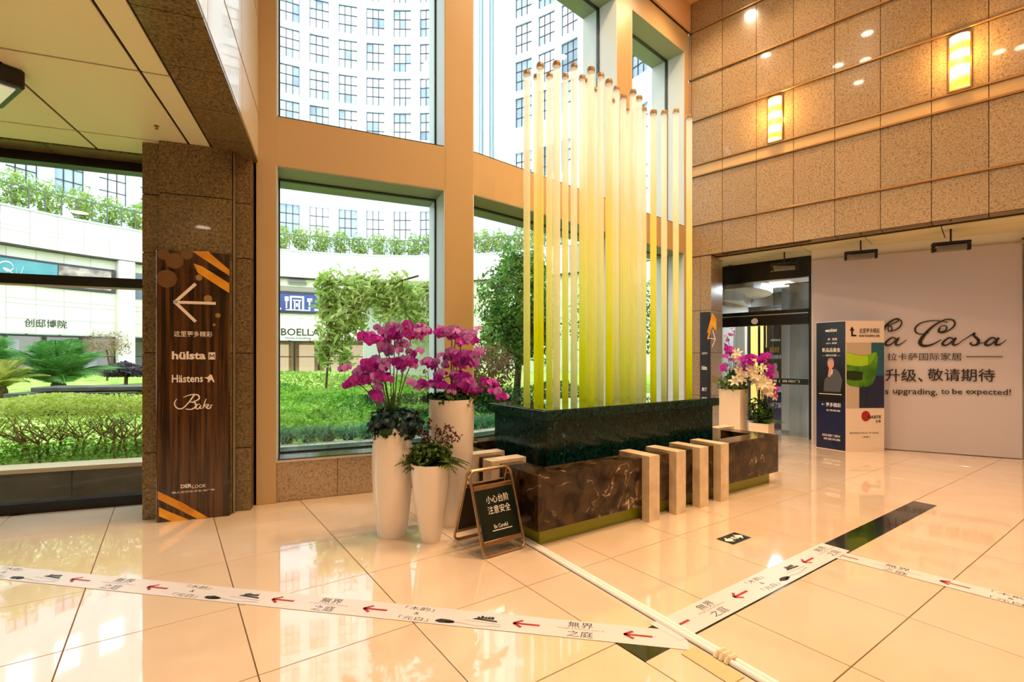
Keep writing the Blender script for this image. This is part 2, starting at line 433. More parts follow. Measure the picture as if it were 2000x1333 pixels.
# granite beam along the edge of the low ceiling
bm_ = empty('wall_left', P.o, P.rz, kind='structure', label='granite edged mezzanine wall above the low ceiling')
MB().box(.60, .925, -9.5, .6, 3.51, HC).build('beam_core', M_JOINT, bm_)
y = .30
while y > -9:
    MB().box(.583, .937, y-.60+.004, y-.004, 3.495, 3.52).build('granite_panel', M_GRAND, bm_); y -= .60
for z0, z1 in ((3.525, 3.99), (4.015, 4.95), (4.97, 5.9), (5.92, 6.85), (6.87, HC-.01)):
    y = .40
    while y > -9:
        MB().box(.925, .94, y-1.2+.005, y-.005, z0, z1).build('wall_panel', mat('pale_wall_panel', 'd2cdb8', .25, coat=.4), bm_); y -= 1.2
# granite soffit strip + dark head between the low ceiling and the garden window
tr = empty('trim_1', P.o, P.rz, kind='structure', label='granite soffit strip above the garden window')
for k in range(7):
    MB().box(-.02-.85*(k+1)+.004, -.02-.85*k-.004, .335, .60, 3.49, 3.55).build('granite_panel', M_GRAND, tr)
w7 = empty('window_7', P.o, P.rz, kind='structure', label='full height garden window with a black middle rail')
f = MB()
f.box(-6, 0, .60, .72, 0, .10); f.box(-6, 0, .58, .74, 3.40, 3.52); f.box(-6, 0, .59, .70, 2.215, 2.31)
f.box(-3.05, -2.97, .60, .70, .1, 3.4)
f.build('window_frame', M_BLACK, w7)
MB().box(-6, 0, .645, .653, .10, 2.215).build('pane', M_GLASS, w7)
MB().box(-6, 0, .645, .653, 2.31, 3.40).build('pane', M_GLASS, w7)
MB().box(-6, 0, .585, .60, 2.195, 2.21).build('rail_edge', mat('pale_rail_edge', 'b9b9b0', .4), w7)

# ------------------------------------------------------------------ granite wall with bronze rails
wr = fr_empty('wall_right', G, kind='structure', label='tall polished granite panel wall with bronze rails and wall lamps')
SX = [0.0, .065] + [.643+.5815*k for k in range(0, 13)]
rows = [(3.43, 4.005), (4.035, 4.93), (4.96, 5.14), (5.17, 5.985), (6.015, 6.785), (6.815, 7.685), (7.715, HC)]
MB().box(0, 7.7, .02, .30, 3.45, HC).build('wall_core', M_JOINT, wr)
for a, b_ in zip(SX, SX[1:]):
    for (z0, z1) in rows:
        m = M_GRAN if z1-z0 > .25 else mat('pale_stone_band', 'c9ac80', .2, coat=.5)
        MB().box(a+.004, b_-.004, -.012, .03, z0+.002, z1-.002).build('granite_panel', m, wr)
    MB().box(a+.004, b_-.004, .0, .30, 3.425, 3.45).build('soffit_panel', mat('brown_soffit_stone', '6b5033', .2, coat=.4), wr)
for z in (4.02, 4.945, 5.155, 6.0, 6.8, 7.7):
    MB().bbox(.06, 7.7, -.04, -.01, z-.014, z+.014, .006).build('metal_rail', M_RAIL, wr)
# pillar under the corner
pr = fr_empty('pillar', G, kind='structure', label='granite pillar at the corner by the glass door')
MB().box(.03, .42, .01, .55, 0, 3.42).build('pillar_core', M_JOINT, pr)
for z0, z1 in zip([0, .8, 1.6, 2.4, 3.42][:-1], [0, .8, 1.6, 2.4, 3.42][1:]):
    for (x0, x1, y0, y1) in ((.02,.225,0,.02), (.23,.43,0,.02), (.41,.43,.024,.55)):
        MB().box(x0, x1, y0, y1, z0+.004, z1-.004).build('granite_panel', M_GRAN, pr)

# recess behind the granite wall: ceiling, back walls
rc = fr_empty('ceiling_recess', G, kind='structure', label='cream panelled ceiling of the recess by the door')
MB().box(0, 7.7, .30, 5.5, 3.412, 3.6).build('ceiling_core', M_JOINT, rc)
for i in range(9):
    for (c, d) in ((.305, .70), (.71, 1.95), (1.96, 3.2)):
        MB().box(.04+.9*i+.006, .04+.9*(i+1)-.006, c, d, 3.395, 3.42).build('ceiling_panel', M_CEIL, rc)
wb = fr_empty('wall_recess', B, kind='structure', label='wall behind the hanging banner')
MB().box(-.02, 5, .10, .25, 0, 3.40).build('wall_board', M_WHITE, wb)

# atrium ceiling and the shell behind the camera
ce = empty('ceiling', (0,0,0), 0, kind='structure', label='apricot atrium ceiling')
def poly_ceiling():
    pts = [P.w(.60, .6, 0), P.w(.60, -9.3, 0), Vector((14, -5, 0)), Vector((14, 2, 0)), G.w(7.8, .3, 0), G.w(0, .3, 0), F2.w(5.2, .7, 0), F2.w(0, .7, 0), F1.w(2.33, .7, 0), F1.w(0, .7, 0)]
    return [(p.x, p.y) for p in pts]
MB().prism(poly_ceiling(), HC, HC+.2, 'xy').build('ceiling_slab', M_CEILH, ce)
wbk = MB().box(-14, 15, -5.6, -5.3, 0, HC+.2).build('wall_back', mat('warm_back_wall', 'c9a67a', .5), kind='structure', label='plain warm wall at the far end of the lobby')
MB().box(14, 14.2, -5.3, 5, 0, HC+.2).build('wall_side', mat('warm_back_wall', 'c9a67a', .5), kind='structure', label='plain warm side wall of the lobby')
wl = MB().box(-6.2, -6.0, -9, .8, 0, 3.9).build('wall_bay', mat('warm_back_wall', 'c9a67a', .5), kind='structure', label='plain warm end wall of the low bay', loc=P.o, rz=P.rz)
# outer shell of the building above the garden window (keeps daylight out of the mezzanine)
MB().box(-8, .62, .62, .75, 3.52, HC+.2).build('wall_mezzanine', M_WHITE, kind='structure', label='outer wall above the garden window', loc=P.o, rz=P.rz)
MB().box(-8, .62, -9.4, .75, HC, HC+.2).build('ceiling_mezzanine', M_WHITE, kind='structure', label='roof above the mezzanine', loc=P.o, rz=P.rz)
MB().box(7.7, 7.9, -.02, 6, 0, HC).build('wall_end', mat('warm_back_wall', 'c9a67a', .5), kind='structure', label='return wall closing the granite side', loc=G.o, rz=G.rz)
MB().box(-.05, 8, 5.5, 5.7, 0, 4).build('wall_beyond', mat('grey_plaster', '9c978c', .6), kind='structure', label='grey wall of the passage beyond the door', loc=G.o, rz=G.rz)
MB().box(-.2, -.05, .7, 5.6, 0, 4).build('wall_passage', mat('grey_plaster', '9c978c', .6), kind='structure', label='side wall of the passage beyond the door', loc=G.o, rz=G.rz)
# ------------------------------------------------------------------ lamps
M_LAMP = mat('lamp_disc', 'ffffff', .5, em=(1.0,.80,.55), ems=LAMP_EM)
down_me = [MB().lathe([(.102,-.004),(.135,-.012),(.14,0),(.10,0)], 20, caps=False).mesh('trim_ring', M_RAIL, True),
           MB().lathe([(.10,-.003),(.10,.0)], 20).mesh('lamp_disc', M_LAMP)]
dn = [0]
def downlight(x, y, energy, label, size=125, z=HC, color=WARM):
    t = empty('downlight', (x, y, z), 0, label=label, cat='downlight', group='recessed downlights in the atrium ceiling')
    link('trim_ring', down_me[0], t); link('lamp_disc', down_me[1], t)
    ld = bpy.data.lights.new('downlight_spot', 'SPOT'); ld.energy = energy; ld.color = color; ld.spot_size = R(size); ld.spot_blend = .9; ld.shadow_soft_size = .12
    lo = bpy.data.objects.new('light', ld); COL.objects.link(lo); lo.parent = t; lo.location = (0, 0, -.05)
    dn[0] += 1
# where the granite wall mirrors the lamps in the photograph
n_ = -G.ay
for i, (px, py) in enumerate([(1467,25),(1496,108),(1694,65),(1690,117),(1677,161),(1801,240),(1995,92)]):
    d = ray(px, py); x, z = G.pix(px, py, -.012); w = G.w(x, -.012, z)
    r = d - 2*d.dot(n_)*n_; s = (HC-w.z)/r.z; q = w + r*s
    print('downlight', i, tuple(round(c, 2) for c in q))
    if q.y < -5 or q.x > 13 or P.loc(q)[0] < 1.0: continue
    downlight(q.x, q.y, SPOT_W, 'recessed ceiling downlight mirrored in the granite wall')
for (x, y, e) in EXTRA_SPOTS:
    downlight(x, y, e, 'recessed ceiling downlight above the lobby floor')
# low bay ceiling: surface flood lamp
t = empty('flood_lamp', P.w(-.72, -1.02, 3.497), P.rz+R(38), label='square flood lamp on the low cream ceiling', cat='lamp')
MB().bbox(-.26, .26, -.26, .26, -.13, -.0, .01).build('housing', M_BLACK, t)
MB().box(-.22, .22, -.22, .22, -.138, -.129).build('lens', mat('flood_lens', 'cfd0b8', .2, em=(1,.95,.75), ems=.25), t)
MB().box(-.30, -.262, -.3, .3, -.14, -.0).build('bracket', M_BLACK, t)
t = empty('ceiling_sprinkler', P.w(.23, -.42, 3.5), 0, label='tiny sprinkler head in the low cream ceiling', cat='sprinkler')
MB().lathe([(.02,-.004),(.02,0)], 12).build('rosette', M_RAIL, t); MB().lathe([(.006,-.03),(.014,-.028),(.006,-.02),(.006,0)], 10).build('nozzle', M_RAIL, t)
for (sx_, dy_, e_) in ((1.9, -.75, 130), (3.0, -.8, 90)):
    q = G.w(sx_, dy_, HC); downlight(q.x, q.y, e_, 'recessed ceiling downlight washing the granite wall', 100)
for (px_, py_) in ((-1.6,-1.6),(-1.6,-4.2),(-.2,-3.4),(-3.4,-1.4)):  # unseen lamps added to brighten the low bay
    q = P.w(px_, py_, 3.5)
    downlight(q.x, q.y, BAY_W, 'added downlight brightening the bay under the low cream ceiling', z=3.495, color=BAYC)

# wall sconces: onyx half-cylinders
def onyx():
    m, nt, b = newmat('glowing_onyx')
    v = tex_coord(nt, 'world', (1,1,3))
    n = nt.nodes.new('ShaderNodeTexWave'); n.bands_direction = 'Z'; n.inputs['Scale'].default_value = .42; n.inputs['Distortion'].default_value = 5; n.inputs['Detail'].default_value = 2
    nt.links.new(v, n.inputs['Vector'])
    cr = nt.nodes.new('ShaderNodeValToRGB'); e = cr.color_ramp.elements
    e[0].position = .15; e[0].color = lin((1,.42,.05)); e[1].position = .7; e[1].color = lin((1,.88,.55))
    nt.links.new(n.outputs['Color'], cr.inputs['Fac']); nt.links.new(cr.outputs['Color'], b.inputs['Emission Color'])
    b.inputs['Emission Strength'].default_value = 1.7; b.inputs['Base Color'].default_value = lin('d89a3c'); return m
M_ONYX = onyx()
for (sx, lab) in ((1.531, 'amber onyx wall lamp on the granite wall, the one by the tubes'), (3.847, 'amber onyx wall lamp on the granite wall, the one farther from the tubes')):
    t = empty('wall_sconce', G.w(sx, -.012, 5.17), G.rz, label=lab, cat='wall lamp', group='onyx lamps on the granite wall')
    sh = MB(); k = 12
    prof = [(.105*math.cos(PI*i/k), -.03-.075*math.sin(PI*i/k)) for i in range(k+1)]
    sh.prism([(p[0], p[1]) for p in prof][::-1], .02, .74, 'xy'); sh.build('onyx_shade', M_ONYX, t)
    MB().box(-.12, .12, -.03, 0, 0, .76).build('back_plate', M_RAIL, t)
    ld = bpy.data.lights.new('sconce_light', 'POINT'); ld.energy = SCONCE_W; ld.color = (1,.5,.12); ld.shadow_soft_size = .08
    lo = bpy.data.objects.new('light', ld); COL.objects.link(lo); lo.parent = t; lo.location = (0, -.22, .45)

# flood lamps hung in front of the banner
for (px, py, Y, lab) in ((1532, 519, 8.75, 'black bracket flood lamp above the glass door'), (1681, 496, 7.9, 'black bracket flood lamp hung above the standing poster box'), (1857, 479, 7.2, 'black bracket flood lamp hung above the banner lettering')):
    p = at(px, py, Y)
    t = empty('bracket_lamp', p, B.rz, label=lab, cat='lamp', group='flood lamps under the recess ceiling')
    MB().bbox(-.22, .22, -.05, .05, -.0, .05, .008).build('bracket', M_BLACK, t)
    for sx in (-1, 1): MB().box(sx*.20-.018, sx*.20+.018, -.04, .04, -.09, .0).build('arm', M_BLACK, t)
    MB().bbox(-.17, .17, -.07, .05, -.085, -.02, .01).build('lamp_head', mat('lamp_head_grey', '6f6a5e' if px == 1532 else '18191b', .4), t)
    MB().tube([(0,0,.05),(0,0,3.40-p.z)], .012, 8).build('stem', M_BLACK, t)
t = empty('smoke_detector', at(1426, 515, 10.0), 0, label='small red detector under the recess ceiling', cat='detector')
hz_ = 3.395-at(1426, 515, 10.0).z
MB().lathe([(.03,0),(.07,.03),(.07,.06),(.05,hz_)], 16).build('detector_body', mat('detector_red', '7a2a18', .5), t, smooth=True)
MB().lathe([(.012,-.012),(.02,0)], 10).build('sensor', M_BLACK, t)

# ------------------------------------------------------------------ door and what stands beyond it
dr = fr_empty('door_1', D, kind='structure', label='black framed automatic glass door with transom light')
f = MB(); f.box(-.6, 1.80, -.05, .07, 3.02, 3.40).box(1.72, 1.82, -.05, .07, 0, 3.02).box(-.6, -.5, -.05, .07, 0, 3.02).box(-.6, 1.72, -.07, .09, 2.14, 2.42)
f.build('door_frame', M_BLACK, dr)
MB().box(-.6, 1.72, -.075, -.07, 2.335, 2.35).build('header_line', mat('steel_line', 'c8ccd0', .3, .8), dr)
MB().box(-.5, 1.72, .0, .008, 2.42, 3.02).build('transom_pane', M_DGLASS, dr)
MB().box(.62, 1.70, .02, .03, .02, 2.14).build('door_pane', M_DGLASS, dr)
MB().box(-.5, .55, -.02, -.01, .02, 2.14).build('door_pane', M_DGLASS, dr)
MB().box(.62, 1.70, .015, .019, 1.0, 1.11).build('safety_band', mat('dark_teal_band', '14262a', .3), dr)
lettering(dr, '小心玻璃 | 自动门', .75, 1.55, 1.03, 1.085, .012, M_WHITEP, .01)
MB().lathe([(.05,0),(.06,.02),(.06,.05)], 14).build('sensor_lamp', M_WHITEP, dr, loc=(.80, -.10, 2.21), rot=(R(60),0,0))
# plastic sheet hung behind the glass
def sheet(name, fr, x0, x1, y, z0, z1, amp, nx, nz, m, seed=1, thick=.004, wr=1.0):
    g = random.Random(seed); ph = [g.uniform(0, 6) for _ in range(6)]; mb = MB()
    def dy(x, z): return amp*(math.sin(x*9+ph[0]+z*.8*wr)+.6*math.sin(x*21+ph[1]-z*1.7*wr)+.4*math.sin(x*5+z*6*wr+ph[2])*(1-z/z1*.6))
    for sgn, off in ((0, 0.0), (1, thick)):
        for j in range(nz+1):
            for i in range(nx+1):
                x = x0+(x1-x0)*i/nx; z = z0+(z1-z0)*j/nz; mb.v.append((x, y+off+dy(x, z), z))
    N = (nx+1)*(nz+1)
    for j in range(nz):
        for i in range(nx):
            a = j*(nx+1)+i; mb.f.append((a, a+1, a+nx+2, a+nx+1)); mb.f.append((N+a+nx+1, N+a+nx+2, N+a+1, N+a))
    return mb
t = fr_empty('plastic_sheet', D, label='blue grey plastic dust sheet hanging behind the glass door', cat='dust sheet')
sheet('s', D, D.pix(1541,700,.35)[0], 1.68, .35, .0, 2.95, .03, 40, 24, None, 3).build('sheet', mat('blue_grey_sheet', 'b4c4d2', .35), t, smooth=True)
MB().tube([(1.2,.35,2.96),(1.7,.35,2.96)], .012, 8).build('rod', M_BLACK, t)
t = fr_empty('white_partition', D, label='narrow white partition beyond the glass door', cat='partition')
MB().bbox(D.pix(1526,700,.45)[0], D.pix(1545,700,.45)[0], .45, .53, 0, 2.9, .006).build('board', mat('cool_white_board', 'c9d2dc', .5), t)
MB().box(D.pix(1525,700,.45)[0], D.pix(1546,700,.45)[0], .44, .54, 0, .06).build('plinth', mat('grey_plinth', '8a9098', .5), t)
# poster stand beyond the door
def dx_(px, yo): return D.pix(px, 700, yo)[0]
t = fr_empty('poster_stand', D, label='dark poster stand with a pink figure beyond the glass door', cat='poster')
y = 1.0; q0, q1 = dx_(1497, y), dx_(1529, y); qw = q1-q0; qx = lambda u: q0+qw*u
MB().bbox(q0, q1, y, y+.05, 0, 2.30, .004).build('board', mat('poster_black', '16181c', .4), t)
MB().box(q0+.01, q1-.01, y-.003, y, .02, .72).build('blue_field', mat('poster_blue', '13285f', .4), t)
MB().box(q0+.01, q1-.01, y-.003, y, .78, .90).build('pale_field', mat('poster_pale', 'a9b4c0', .5), t)
lettering(t, 'ambiant', qx(.25), qx(.85), 1.86, 1.92, y-.005, M_WHITEP, .02)
lettering(t, '新品首发', qx(.2), qx(.8), 1.62, 1.74, y-.005, mat('poster_yellow', 'd8a018', .5), .02)
lettering(t, '2021焕新季', qx(.1), qx(.92), 1.48, 1.57, y-.005, M_WHITEP, .02)
MB().prism([(qx(.40),1.02),(qx(.66),1.0),(qx(.78),1.1),(qx(.74),1.2),(qx(.62),1.26),(qx(.68),1.33),(qx(.6),1.40),(qx(.46),1.39),(qx(.42),1.3),(qx(.48),1.22),(qx(.36),1.12)], y-.004, y, 'xz').build('printed_figure', mat('poster_pink', 'd99aa0', .5), t)
lettering(t, '扫码了解', qx(.1), qx(.9), .44, .56, y-.005, M_WHITEP, .01)
# lit gold panels and curved soffits of the passage
M_GOLD = mat('lit_gold_panel', 'e8b24a', .5, em=(1,.62,.18), ems=1.0)
for (u0, u1, z0, lab) in ((1466, 1479, 0.2, 'wide lit amber panel in the passage beyond the door'), (1485, 1490, 0.2, 'slim lit amber panel in the passage beyond the door'), (1496, 1504, 1.75, 'short lit amber panel above the dark poster stand'), (1511, 1519, 1.75, 'short lit amber panel nearest the hanging dust sheet')):
    t = fr_empty('wall_light_panel', D, label=lab, cat='light panel', group='lit amber panels beyond the door')
    x0, x1 = dx_(u0, 2.0), dx_(u1, 2.0)
    MB().bbox(x0, x1, 2.0, 2.04, z0, 2.6, .004).build('glowing_panel', M_GOLD, t); MB().box(x0-.01, x1+.01, 2.04, 2.07, z0-.03, 2.63).build('back_frame', M_BLACK, t)
t = fr_empty('passage_screen', D, label='dark brown screen behind the flowers beyond the door', cat='screen')
MB().bbox(max(-.1, dx_(1457, 2.12)), dx_(1530, 2.12), 2.12, 2.18, 0, 2.7, .004).build('panel', mat('dark_brown_screen', '241a14', .4), t); MB().box(max(-.11, dx_(1456, 2.1)), dx_(1531, 2.1), 2.11, 2.19, 2.68, 2.73).build('cap', M_BLACK, t)
t = fr_empty('white_poster_board', D, label='pale board behind the white flowers beyond the door', cat='board')
MB().bbox(-.1, dx_(1456, 1.3), 1.3, 1.34, .1, 2.3, .004).build('board', mat('pale_board', 'd9d2c4', .5), t); MB().box(-.05, dx_(1452, 1.3), 1.29, 1.35, .0, .1).build('foot', M_BLACK, t)
sof = fr_empty('ceiling_passage', D, kind='structure', label='white curved soffits of the passage beyond the door')
for (cx, rad, col, z) in ((-.95, 1.1, 'd6d6d4', 2.75), (-.65, 1.35, 'cfcdc6', 2.95), (-.15, 1.75, 'c9c6bc', 3.15)):
    pl = [(cx+rad*math.cos(a), .9+rad*1.25*math.sin(a)) for a in [R(-60+10*k) for k in range(17)]]
    pl = [(max(a, -.12), max(b, .14)) for a, b in pl]; inn = [(-.13, pl[-1][1]), (-.13, pl[0][1])]
    MB().prism(pl+inn, z, z+.22, 'xy').build('soffit_step', mat('soffit_'+col, col, .5), sof)
MB().box(-.14, 2.4, .3, 4.1, 3.36, 3.40).build('passage_ceiling', M_WHITE, sof)
pl_ = bpy.data.lights.new('passage_light', 'AREA'); pl_.energy = 420; pl_.color = (.85,.94,1.0); pl_.size = 1.0  # lamp added to brighten the passage beyond the door
po = bpy.data.objects.new('passage_light', pl_); COL.objects.link(po)
t = empty('passage_fill_light', D.w(.6, 1.5, 3.13), D.rz, label='added square light brightening the passage beyond the door', cat='ceiling light')
po.parent = t; po.location = (0, 0, -.03)
MB().bbox(-.5, .5, -.5, .5, 0, .05, .005).build('housing', M_WHITEP, t); MB().box(-.46,.46,-.46,.46,-.004,.0).build('diffuser', mat('diffuser','fff4e4',.5,em=(1,.92,.8),ems=1.2), t)

# ------------------------------------------------------------------ banner
t = fr_empty('banner', B, label='huge pale hanging banner with script lettering La Casa', cat='banner')
mb = sheet('b', B, 0, 2.64, .03, .01, 3.20, .0022, 90, 60, None, 5, .003, .5)
bn = mb.build('cloth', mat('banner_cloth', 'bcb6be', .75), t, smooth=True)
MB().tube([(-.02,.03,3.21),(2.66,.03,3.21)], .012, 8).build('hem_rod', mat('banner_hem', 'b8aca8', .7), t)
M_INK = mat('brown_black_ink', '1d1412', .7)
YB = .012
def bx(c): return B.pix(1380+c[0]*.31, 500+c[1]*.31, YB)   # photo crop -> metres on the banner
def strokes(parent, lst, conv, m, y, name, k=1.0):
    mb = MB()
    for i, (pts, wd_) in enumerate(lst): mb.stroke([conv(p) for p in pts], [w*k for w in wd_], y-i*.0004, y)
    return mb.build(name, m, parent)
px2m = .31*7.6/F_/.86
small_a = lambda dx: [([(1030+dx,528),(1000+dx,516),(965+dx,540),(958+dx,560),(985+dx,562),(1020+dx,535),(1040+dx,516)], [6,8,10,12,8,6,8]), ([(1042+dx,516),(1022+dx,548),(1030+dx,563),(1060+dx,552),(1090+dx,528)], [9,12,9,5,3])]
las = [([(1000,470),(1040,470),(1110,452),(1190,420),(1215,402),(1190,398),(1140,430),(1090,500),(1050,560),(1000,570),(990,550),(1040,548),(1100,565)], [5,5,5,6,6,8,12,14,10,5,4,4,4]),
       ([(1140,470),(1165,473),(1165,445),(1145,450),(1150,475),(1200,462),(1228,430),(1222,405),(1190,400)], [5,6,6,5,6,7,7,6,4]),
       *small_a(170),
       ([(1475,458),(1462,470),(1478,480),(1508,468),(1512,446),(1490,440),(1468,452),(1462,480),(1500,482),(1548,455),(1565,425),(1548,403),(1500,404),(1430,442),(1372,498),(1345,545),(1365,567),(1420,560),(1480,528)], [6,7,7,7,6,5,5,6,6,7,8,7,7,9,14,18,14,8,4]),
       ([(1520,420),(1440,408),(1360,420),(1318,450),(1318,480),(1350,494),(1400,486)], [4,5,6,8,8,6,4]),
       *small_a(530),
       ([(1610,535),(1660,505),(1690,487),(1684,502),(1712,530),(1708,556),(1680,564),(1662,554),(1672,545)], [4,5,8,10,14,12,8,8,4]),
       ([(1708,556),(1750,545),(1780,528)], [5,4,4]),
       *small_a(800)]
for a in range(0, 12, 2): strokes(t, las[a:a+2], bx, M_INK, YB, 'script_letter', px2m)
def bl(body, x0, y0, x1, y1, bold=.0):
    a = bx((x0, y1)); b_ = bx((x1, y0)); c = bx(((x0+x1)/2, y1)); d = bx(((x0+x1)/2, y0))
    lettering(t, body, a[0], b_[0], c[1], d[1], YB, M_INK, bold)
bl('拉卡萨国际家居', 1140, 612, 1608, 660, .0)
a, b_ = bx((1635, 636)), bx((1868, 636)); MB().box(a[0], b_[0], YB-.001, YB, (a[1]+b_[1])/2-.006, (a[1]+b_[1])/2+.006).build('rule_line', M_INK, t)
bl('新升级、', 1030, 712, 1362, 792, .012); bl('敬请期待', 1392, 712, 1818, 792, .012)
bl('is', 1112, 838, 1146, 872, .008); bl('upgrading,', 1175, 836, 1455, 884, .008); bl('to', 1478, 842, 1530, 872, .008); bl('be', 1548, 838, 1612, 873, .008); bl('expected!', 1635, 838, 1918, 886, .008)
# neighbouring pale cloth at the very edge of the photo
t = fr_empty('pale_curtain', B, label='pale blue white curtain beside the big banner', cat='curtain')
sheet('c', B, 2.66, 3.6, -.02, .01, 3.25, .012, 24, 12, None, 9).build('cloth', mat('pale_blue_cloth', 'c7cdd4', .7), t, smooth=True)
MB().tube([(2.62,-.02,3.26),(3.62,-.02,3.26)], .012, 8).build('hem_rod', M_BLACK, t)

# ------------------------------------------------------------------ standing poster box (three-sided)
kL, kM, kR = Vector((5.115,8.25,0)), Vector((5.343,7.85,0)), Vector((5.98,7.88,0))
kb = empty('poster_box', kM, 0, label='standing poster box with a green armchair print and a navy side', cat='poster box')
KH = 2.10
MB().prism([((q-kM).x, (q-kM).y) for q in (kL, kM, kR)], .0, KH, 'xy').build('box_body', mat('poster_card_white', 'dccfc6', .5), kb)
f1 = Fr(kL.x, kL.y, math.atan2(kM.y-kL.y, kM.x-kL.x)); f2 = Fr(kM.x, kM.y, math.atan2(kR.y-kM.y, kR.x-kM.x))
k1 = (kM-kL).length; k2 = (kR-kM).length
p1 = link('navy_face', None, kb, loc=kL-kM, rz=f1.rz); p2 = link('chair_face', None, kb, loc=(0,0,0), rz=f2.rz)
def flatp(parent, poly, m, y, name): return MB().prism(poly, y-.001, y, 'xz').build(name, m, parent)
def rectp(x0, x1, z0, z1): return [(x0,z0),(x1,z0),(x1,z1),(x0,z1)]
flatp(p1, rectp(.005, k1-.005, .01, .83), mat('poster_navy', '0a1742', .35), -.002, 'navy_field')
flatp(p1, rectp(.005, k1-.005, .83, 2.09), mat('poster_black2', '07080a', .35), -.002, 'black_field')
m_gr = mat('suit_grey', '4a4f55', .6); m_sk = mat('printed_skin', 'c98f80', .6)
flatp(p1, [(.12,.95),(.38,.95),(.41,1.15),(.36,1.28),(.30,1.33),(.24,1.30),(.20,1.22),(.14,1.15)], m_gr, -.004, 'printed_suit')
flatp(p1, [(.19,1.2),(.23,1.19),(.25,1.32),(.21,1.35)], m_sk, -.0055, 'printed_hand')
flatp(p1, [(.235+.05*math.cos(a), 1.41+.085*math.sin(a)) for a in [2*PI*k/14 for k in range(14)]], m_sk, -.005, 'printed_head')
flatp(p1, [(.18,1.42),(.19,1.48),(.225,1.505),(.27,1.495),(.285,1.44),(.265,1.465),(.22,1.47),(.20,1.44)], mat('printed_hair', '8a8680', .6), -.0058, 'printed_hair')
flatp(p1, [(.225,1.31),(.245,1.33),(.27,1.31),(.262,1.24),(.238,1.22)], mat('printed_shirt', 'c9c4be', .6), -.0045, 'printed_shirt')
flatp(p1, [(.03,.80),(.42,.78),(.42,.80),(.35,.92),(.10,.92)], mat('poster_black2', '07080a', .35), -.004, 'printed_car')
flatp(p1, rectp(.05,.40,.905,.915), M_WHITEP, -.005, 'printed_line')
for body, x0, x1, z0, z1 in (('▰ambiant',.15,.33,1.93,1.99),('新 · 家居',.19,.33,1.79,1.83),('2021 焕新',.16,.33,1.73,1.76),('新品品鉴会',.10,.38,1.60,1.67),('— 限时优惠 —',.10,.38,1.53,1.56),('← 更多精彩',.09,.39,.70,.77),('全场家居',.16,.38,.63,.66),('扫码关注我们 了解更多',.10,.38,.21,.25),('欢迎光临',.12,.38,.155,.19)):
    lettering(p1, body, x0, x1, z0, z1, -.005, M_WHITEP, .015)
flatp(p2, rectp(.005, k2-.005, .70, 1.75), mat('print_beige', 'b8aa98', .5), -.002, 'photo_field')
flatp(p2, rectp(.42, k2-.005, 1.18, 1.75), mat('print_teal', '1d5a72', .5), -.003, 'printed_wall')
flatp(p2, [(.22,.70),(k2-.005,.70),(k2-.005,1.22),(.45,1.22),(.22,1.05)], mat('print_navy', '14204a', .5), -.0035, 'printed_floor')
m_gc = noise_mat('print_green', [(.3,'2f6410'),(.5,'48841a'),(.7,'5c9c1e')], 5, 2, .5)
flatp(p2, [(.008,1.10),(.06,1.06),(.20,1.035),(.36,1.04),(.44,1.09),(.49,1.20),(.515,1.36),(.525,1.52),(.515,1.585),(.49,1.60),(.44,1.585),(.36,1.55),(.24,1.545),(.12,1.565),(.008,1.60)], m_gc, -.005, 'printed_chair')
flatp(p2, [(.008,1.40),(.10,1.38),(.24,1.37),(.36,1.39),(.36,1.545),(.24,1.54),(.12,1.56),(.008,1.595)], mat('print_lime', '9fce22', .5), -.006, 'printed_cushion')
flatp(p2, [(.36,1.39),(.42,1.43),(.50,1.56),(.49,1.60),(.44,1.585),(.36,1.55)], mat('print_lime_shade', '6fae1c', .5), -.006, 'printed_armrest')
flatp(p2, [(.008,1.16),(.14,1.14),(.27,1.15),(.275,1.28),(.14,1.295),(.008,1.30)], mat('print_dark_green', '16300a', .5), -.007, 'printed_seat')
for x in (.26, .36): flatp(p2, [(x,.72),(x+.03,.72),(x+.035,1.06),(x+.02,1.06)], mat('print_leg', '123028', .5), -.0055, 'printed_leg')
m_red = mat('print_red', '9c1f22', .5)
flatp(p2, [(.33+.075*math.cos(a), .57+.085*math.sin(a)) for a in [2*PI*k/16 for k in range(16)]], m_red, -.002, 'round_logo')
lettering(p2, 'NASITE', .36, .58, .53, .58, -.004, M_INK, .03)
lettering(p2, '五季', .49, .58, .46, .51, -.004, M_INK, .03)
lettering(p2, '这里更多精彩', .22, .56, 1.90, 1.98, -.004, M_INK, .03)
lettering(p2, 'MORE WONDERFUL HERE', .22, .56, 1.84, 1.875, -.004, M_INK, .02)
lettering(p2, '国际家居艺术生活广场 欢迎您', .06, .54, .285, .315, -.004, M_INK, 0)
lettering(p2, '二楼展厅', .26, .40, .22, .25, -.004, M_INK, 0)
lettering(p2, '欢迎品鉴', .24, .40, .735, .755, -.007, M_INK, 0)
flatp(p2, [(.06,1.94),(.14,1.94),(.10,2.01)], M_INK, -.004, 'arrow_mark')
flatp(p2, [(.085,1.85),(.17,1.85),(.17,1.875),(.115,1.875),(.115,1.94),(.085,1.94)], M_INK, -.004, 'arrow_mark')

